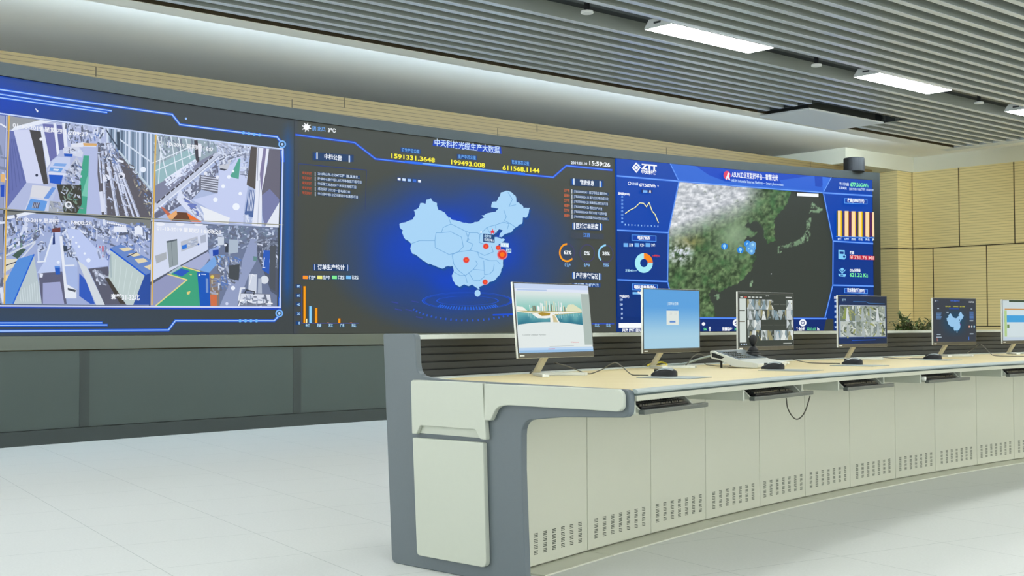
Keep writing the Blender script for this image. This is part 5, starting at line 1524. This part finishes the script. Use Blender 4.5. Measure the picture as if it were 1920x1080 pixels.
# 6: table page at the edge of the photo
r, dsp, c = monitor(3.985, 9.885, 0.60, 0.0, 'monitor with a white and blue table page, cut by the right edge of the photo')
c.rect(0, 0, 1000, 1000, (200, 214, 216)); c.rect(160, 0, 1000, 40, (60, 80, 62)); c.rect(50, 205, 1000, 232, (196, 140, 70)); c.rect(50, 240, 1000, 400, (206, 222, 228)); c.rect(30, 370, 1000, 545, (70, 160, 216)); c.rect(50, 400, 75, 470, (20, 120, 160))
c.rect(40, 250, 100, 900, (176, 204, 140)); c.rect(100, 545, 1000, 900, (206, 220, 224)); c.rect(105, 600, 160, 690, (110, 140, 90)); c.rect(10, 920, 1000, 1000, (190, 206, 220))
c.build('table_page', dsp, local=True)

# ================================================================ THINGS ON THE DESK
def make_mouse():
    r = empty('mouse')
    def shell(z_lo, z_hi, mat, name):
        b = MB(); vs, fs = [], []
        NY, NX = 12, 12
        for i in range(NY + 1):
            y = -0.058 + 0.116 * i / NY
            t = (y + 0.058) / 0.116
            w = 0.031 * (1 - abs(2 * t - 0.95) ** 3.2 * 0.55) if 0 < i < NY else 0.012
            h = 0.012 + 0.026 * math.sin(math.pi * min(1, (t * 0.9 + 0.10)) ** 0.85) ** 0.9 if i < NY else 0.012
            for j in range(NX + 1):
                a = math.pi * j / NX
                z = max(z_lo, min(z_hi if z_hi else 9, h * math.sin(a) ** 0.6))
                vs.append((w * math.cos(a), y, z))
        for i in range(NY):
            for j in range(NX):
                fs.append((i * (NX + 1) + j, i * (NX + 1) + j + 1, (i + 1) * (NX + 1) + j + 1, (i + 1) * (NX + 1) + j))
        fs.append(tuple(range(NX + 1))); fs.append(tuple(range(NY * (NX + 1), (NY + 1) * (NX + 1))))
        b.add(vs, fs, mat); return b.build(name, r, local=True, smooth=True)
    shell(0.0, 0, M('black'), 'body')
    b = MB(); vs, fs = [], []
    for i in range(7):
        y = -0.045 + 0.075 * i / 6; t = (y + 0.058) / 0.116
        h = 0.0128 + 0.026 * math.sin(math.pi * min(1, (t * 0.9 + 0.10)) ** 0.85) ** 0.9
        for j in range(5):
            a = math.pi * (0.25 + 0.5 * j / 4); w = 0.031 * (1 - abs(2 * t - 0.95) ** 3.2 * 0.55)
            vs.append((w * math.cos(a) * 1.02, y, h * math.sin(a) ** 0.6 + 0.0004))
    for i in range(6):
        for j in range(4): fs.append((i * 5 + j, i * 5 + j + 1, (i + 1) * 5 + j + 1, (i + 1) * 5 + j))
    b.add(vs, fs, M('mousetop')); b.build('glossy_back', r, local=True, smooth=True)
    b = MB(); b.box((-0.003, 0.028, 0.018), (0.003, 0.046, 0.031), M('groove')); b.build('wheel', r, local=True)
    return r
mouse0 = None
for k, (ms, md, ps, pd_, who) in enumerate(((0.665, -0.292, 0.62, -0.365, 'in front of the blue log-in monitor'), (1.80, -0.285, 1.76, -0.405, 'below the joystick controller'),
                                          (2.775, -0.275, 2.68, -0.365, 'in front of the monitor with grey factory pictures'), (4.15, -0.13, 4.05, -0.20, 'in front of the monitor with the small country map'))):
    al, out = con_axes(ps)
    b = MB(); b.box((-0.105, -0.13, 0), (0.105, 0.13, 0.003), M('pad'))
    o = b.build('mouse_pad', bevel=0.001)
    o.location = con(ps, pd_, TOPZ + 0.0006); o.rotation_euler = (0, 0, math.atan2(al.y, al.x))
    tag(o, 'flat grey mouse pad ' + who, 'mouse pad', 'mouse pads on the desk')
    if mouse0 is None:
        mouse0 = make_mouse(); mr = mouse0
    else:
        mr = copy_tree(mouse0)
    al, out = con_axes(ms)
    mr.location = con(ms, md, TOPZ + 0.0038); mr.rotation_euler = (0, 0, math.atan2(al.y, al.x) + 0.15)
    tag(mr, 'black glossy mouse ' + who, 'mouse', 'mice on the desk')

# camera control keyboard with joystick
jc = tag(seat_frame(2.12, 0.02, TOPZ + 0.0005, 'joystick_controller', 0.12), 'pale camera control keyboard with black joystick beside the camera grid monitor', 'controller')
def jf(y, z, h): return Vector((h, y, z))
sidep = rounded([(-0.13, 0.002), (0.0, 0.006), (0.085, 0.042), (0.135, 0.05), (0.14, 0.088), (0.13, 0.094), (-0.03, 0.042), (-0.135, 0.026)], [0.008, 0.02, 0.01, 0.01, 0.01, 0.008, 0.02, 0.008])
b = MB(); b.prism(sidep, jf, -0.215, 0.215, M('ctrl')); b.build('shell', jc, local=True, bevel=0.002)
b = MB(); b.prism([(0.075, 0.048), (0.128, 0.058), (0.131, 0.082), (0.112, 0.079), (0.055, 0.058)], jf, -0.2162, -0.2152, M('groove')); b.build('side_hollow', jc, local=True)  # flat dark plate, the shade of a hollow put into its colour
def jtop(x, y):      # height of the sloping face
    return (0.042 + (y + 0.03) / 0.16 * 0.052) if y > -0.03 else 0.026 + (y + 0.135) / 0.105 * 0.016
b = MB(); b.hexa([(-0.2, -0.02, jtop(0, -0.02)), (0.2, -0.02, jtop(0, -0.02)), (0.2, 0.115, jtop(0, 0.115)), (-0.2, 0.115, jtop(0, 0.115)),
                  (-0.2, -0.02, jtop(0, -0.02) + 0.003), (0.2, -0.02, jtop(0, -0.02) + 0.003), (0.2, 0.115, jtop(0, 0.115) + 0.003), (-0.2, 0.115, jtop(0, 0.115) + 0.003)], M('ctrlface')); fp = b.build('face_plate', jc, local=True)
b = MB()
for i in range(6):
    for j in range(4):
        x, y = -0.17 + i * 0.03, -0.005 + j * 0.026; z = jtop(0, y) + 0.0032
        b.box((x, y, z), (x + 0.02, y + 0.014, z + 0.006), M('tray'))
b.build('buttons', fp, local=True)
jx, jy = 0.13, 0.03
js = []
z0 = jtop(0, jy) + 0.002
b = MB(); b.lathe([(0, 0), (0.042, 0), (0.042, 0.006), (0.036, 0.012), (0.038, 0.016), (0.03, 0.022), (0.032, 0.026), (0.024, 0.032), (0.026, 0.036), (0.017, 0.043), (0.011, 0.05), (0, 0.05)], (jx, jy, z0), M('black'), 24)
jst = b.build('joystick', jc, local=True, smooth=False)
b = MB(); b.lathe([(0, 0.049), (0.010, 0.05), (0.016, 0.06), (0.022, 0.076), (0.0235, 0.09), (0.019, 0.104), (0.01, 0.112), (0, 0.113)], (jx, jy, z0), M('black'), 24); b.build('knob', jst, local=True, smooth=True)
for x in (-0.19, 0.19):
    b = MB(); b.lathe([(0, 0), (0.006, 0), (0.006, 0.042), (0, 0.042)], (x, 0.085, 0), M('groove'), 12); b.build('foot', jc, local=True)

def smooth_path(pts, n_=7):
    P_ = [Vector(p) for p in pts]
    P_ = [P_[0] * 2 - P_[1]] + P_ + [P_[-1] * 2 - P_[-2]]
    out = []
    for i in range(1, len(P_) - 2):
        for k in range(n_):
            t = k / n_
            a, b2, c2, d = P_[i - 1], P_[i], P_[i + 1], P_[i + 2]
            out.append(0.5 * ((2 * b2) + (c2 - a) * t + (2 * a - 5 * b2 + 4 * c2 - d) * t * t + (3 * b2 - a - 3 * c2 + d) * t ** 3))
    out.append(P_[-2])
    return out
def cable(pts, r, mat, label, group=None, zmin=TOPZ + 0.003):
    q = []
    for p in smooth_path([at_y(u, v, y) for u, v, y in pts]):
        if zmin: p.z = max(p.z, zmin + r)
        q.append(p)
    b = MB(); b.tube(q, r, mat, 8)
    o = b.build('cable', smooth=True)
    tag(o, label, 'cable')
cable([(1040, 680, 6.0), (1068, 688, 5.98), (1090, 697, 5.95), (1103, 701.5, 5.9), (1128, 693, 5.86), (1152, 680, 5.8), (1166, 687, 5.74), (1186, 703, 5.7), (1216, 706, 5.68)], 0.0026, M('cable'), 'thin grey mouse cable humped in front of the screen beside the web page monitor')
cable([(1364, 665, 7.15), (1345, 666, 7.2), (1318, 671, 7.25), (1290, 680, 7.25), (1262, 686, 7.2), (1240, 688, 7.1)], 0.006, M('edge'), 'thick pale grey cable bundle running left from the joystick controller')
cable([(1286, 686, 7.2), (1298, 670, 7.3), (1310, 663.5, 7.35), (1325, 668, 7.4), (1345, 664, 7.4)], 0.003, M('cable'), 'thin grey cable looping up above the thick bundle left of the joystick controller')
cable([(1321, 681, 7.3), (1330, 687, 7.15), (1345, 690, 7.0), (1358, 688, 6.98), (1372, 685, 6.98)], 0.0025, M('cabledark'), 'short dark cable curling onto the desk left of the joystick controller')
cable([(1474, 746, 5.72), (1477, 765, 5.72), (1485, 780, 5.73), (1494, 786, 5.74), (1503, 781, 5.75), (1511, 768, 5.77), (1519, 742, 5.79)], 0.0028, M('cabledark'), 'black cable hanging in a loop under the second keyboard drawer', zmin=None)
cable([(1486, 674, 7.6), (1510, 679, 7.55), (1540, 682.5, 7.45), (1575, 682.5, 7.4)], 0.0026, M('cable'), 'thin mouse cable between the joystick controller and the next mouse')
cable([(1655, 670, 8.4), (1690, 672.5, 8.4), (1715, 671.5, 8.4), (1735, 672, 8.42)], 0.0026, M('cable'), 'thin mouse cable on the desk in front of the plant')
cable([(1812, 663, 9.3), (1826, 653, 9.25), (1837, 645, 9.2), (1846, 651, 9.1), (1857, 662, 8.95), (1868, 667, 8.8), (1925, 668, 8.7)], 0.0028, M('cable'), 'thin grey cable humped between the two rightmost monitors')
cable([(1214, 688, 7.0), (1216, 684, 7.04), (1228, 681, 7.06), (1241, 679, 7.08), (1250, 683, 7.04), (1246, 687, 6.98), (1230, 689, 6.95)], 0.005, M('yellow'), 'yellow cable looped round the foot of the blue log-in monitor')
cable([(1014, 690, 6.05), (1001, 694, 6.0), (994, 700, 5.95)], 0.004, M('cabledark'), 'short dark cable end behind the foot of the web page monitor')
cable([(1228, 672, 7.1), (1214, 680, 7.08), (1203, 690, 7.05)], 0.003, M('cabledark'), 'dark cable dropping behind the neck of the blue log-in monitor')

# ================================================================ PLANT BEHIND THE DESK
pp = at_y(1704, 600, 15.6)
plant = tag(empty('potted_plant', (pp.x, pp.y, 0)), 'leafy green plant whose top shows behind the desk screen by the timber wall', 'plant')
b = MB(); b.lathe([(0, 0), (0.13, 0), (0.17, 0.36), (0.175, 0.4), (0.155, 0.4), (0.15, 0.36), (0, 0.36)], (0, 0, 0), M('pot'), 28); b.build('pot', plant, local=True)
rnd = random.Random(21)
bs, bl = MB(), MB()
for k in range(42):
    an = rnd.uniform(0, 2 * math.pi); reach = rnd.uniform(0.05, 0.33); top = rnd.uniform(0.96, 1.22) - reach * 0.42
    pts = [Vector((0.03 * math.cos(an), 0.03 * math.sin(an), 0.36)), Vector((reach * 0.4 * math.cos(an), reach * 0.4 * math.sin(an), 0.36 + (top - 0.36) * 0.65)), Vector((reach * math.cos(an), reach * math.sin(an), top))]
    path = smooth_path(pts, 6)
    bs.tube(path, 0.005, M('stem'), 5)
    for i in range(5, len(path)):
        for q in range(4):
            d = Vector((rnd.gauss(0, 1), rnd.gauss(0, 1), rnd.gauss(0.15, 0.7))).normalized()
            w = d.cross(Vector((0, 0, 1))).normalized() * rnd.uniform(0.014, 0.021)
            l = rnd.uniform(0.06, 0.105); p = path[i]
            m_ = p + d * l * 0.5 + Vector((0, 0, 0.006)); e_ = p + d * l - Vector((0, 0, 0.012))
            bl.add([p, m_ + w, e_, m_ - w, m_ + Vector((0, 0, -0.004))], [(0, 1, 4), (1, 2, 4), (2, 3, 4), (3, 0, 4)], M('leaf'))
bs.build('stems', plant, local=True); bl.build('foliage', plant, local=True)

# ================================================================ THINGS IN THE CEILING
def make_lamp():
    r = empty('ceiling_lamp')
    L2, W2 = 0.725, 0.150
    b = MB(); b.prism([(-W2, 0.004), (W2, 0.004), (W2 * 0.62, 0.075), (-W2 * 0.62, 0.075)], lambda a, z, h: Vector((h, a, z)), -L2 + 0.004, L2 - 0.004, M('lampbody')); b.build('housing', r, local=True)
    for sg in (-1, 1):
        b = MB(); b.prism([(-W2, 0.0), (W2, 0.0), (W2, 0.012), (W2 * 0.64, 0.08), (-W2 * 0.64, 0.08), (-W2, 0.012)], lambda a, z, h: Vector((h, a, z)), sg * L2 - 0.004 * sg, sg * L2 + 0.006 * sg, M('lampbody')); cap = b.build('end_cap', r, local=True)
        b = MB(); b.box((sg * L2 + (0.006 if sg > 0 else -0.0085), -0.04, 0.032), (sg * L2 + (0.0085 if sg > 0 else -0.006), 0.04, 0.05), M('tray')); b.build('latch', cap, local=True)
    b = MB(); b.box((-L2 + 0.002, -W2 + 0.004, 0.0005), (L2 - 0.002, W2 - 0.004, 0.0035), M('diffuser')); b.build('diffuser', r, local=True)
    return r
VIS = {(0, 0): 'large lit white ceiling lamp, the nearest and longest-looking of the row', (0, 1): 'lit white ceiling lamp above the air conditioner panel', (0, 2): 'lit white ceiling lamp cut by the right edge of the photo'}
lamp0 = None
hd = math.atan2(TV.y + 0.018 * NV.y, TV.x + 0.018 * NV.x)
for k, rr in enumerate(ROWS[:4]):
    for j in range(-4, 3):
        t_c = 8.78 + 3.225 * j
        if t_c < T0 + 0.8: continue
        if lamp0 is None: lamp0 = make_lamp(); lr = lamp0
        else: lr = copy_tree(lamp0)
        lr.location = ceil(t_c, rr, SZ - 0.004); lr.rotation_euler = (0, 0, hd)
        tag(lr, VIS.get((k, j), 'white ceiling lamp in the rows beyond the edges of the photo'), 'ceiling lamp', 'lamps in the baffle ceiling')
for nn_ in (6.9, 4.6, 2.3):
    lr = copy_tree(lamp0)
    lr.location = room(18.0, nn_, CZ - 0.09); lr.rotation_euler = (0, 0, hd + math.pi / 2)
    tag(lr, 'white ceiling lamp in the rows beyond the edges of the photo', 'ceiling lamp', 'lamps in the baffle ceiling')
m = pmat('fill_strip_glow', (240, 246, 255), 0.5)
m.node_tree.nodes['Principled BSDF'].inputs['Emission Color'].default_value = (0.68, 0.84, 1.0, 1)
m.node_tree.nodes['Principled BSDF'].inputs['Emission Strength'].default_value = FILL_STRIP
b = MB(); b.box((T0 + 0.2, SE + 0.232, SZ + 0.035), (ST, SE + 0.245, SZ + 0.085), m, ceil)  # unseen emitter added to brighten the ceiling beside the video wall
o = b.build('fill_strip'); tag(o, 'added cool white fill strip, unseen along the hidden side of the ceiling border', 'light strip')
SPL = ['small round white ceiling fitting left of the nearest lit lamp', 'small round white ceiling fitting between the two fully seen lit lamps', 'small round white ceiling fitting between the far lit lamps']
sp0 = None
for k in range(3):
    if sp0 is None:
        sp0 = empty('ceiling_fitting')
        b = MB(); b.lathe([(0, 0), (0.05, 0), (0.053, 0.006), (0.05, 0.02), (0.03, 0.026), (0, 0.026)], (0, 0, 0), M('white'), 24); b.build('disc', sp0, local=True)
        b = MB(); b.lathe([(0, 0.0255), (0.022, 0.0255), (0.022, 0.125), (0, 0.125)], (0, 0, 0), M('black'), 16); b.build('stem', sp0, local=True)
        r = sp0
    else:
        r = copy_tree(sp0)
    r.location = ceil(7.19 + 3.21 * k, 7.44, SZ - 0.03)
    tag(r, SPL[k], 'ceiling fitting', 'round fittings in the lamp row')
ac = tag(empty('air_conditioner', ceil(13.2, 9.32, SZ - 0.03), hd), 'square pale air conditioner panel set in a dark opening of the baffle ceiling', 'air conditioner')
b = MB(); b.box((-0.80, -0.37, 0.0), (0.80, 0.36, 0.022), M('ac')); b.build('panel', ac, local=True, bevel=0.004)
b = MB(); b.box((-0.72, -0.30, 0.022), (0.72, 0.30, 0.20), M('tray')); b.build('body', ac, local=True)
b = MB()
b.box((AC[0] - 0.01, AC[2] - 0.06, SZ + 0.002), (AC[0] + 0.0, SE - 0.02, SZ + SH), M('tray'), ceil)
b.box((AC[0] - 0.01, AC[2] - 0.062, SZ + 0.002), (AC[1] + 0.01, AC[2] - 0.05, SZ + SH), M('tray'), ceil)
b.box((AC[1], AC[2] - 0.06, SZ + 0.002), (AC[1] + 0.01, SE - 0.02, SZ + SH), M('tray'), ceil)
b.build('trim_4', kind='structure')
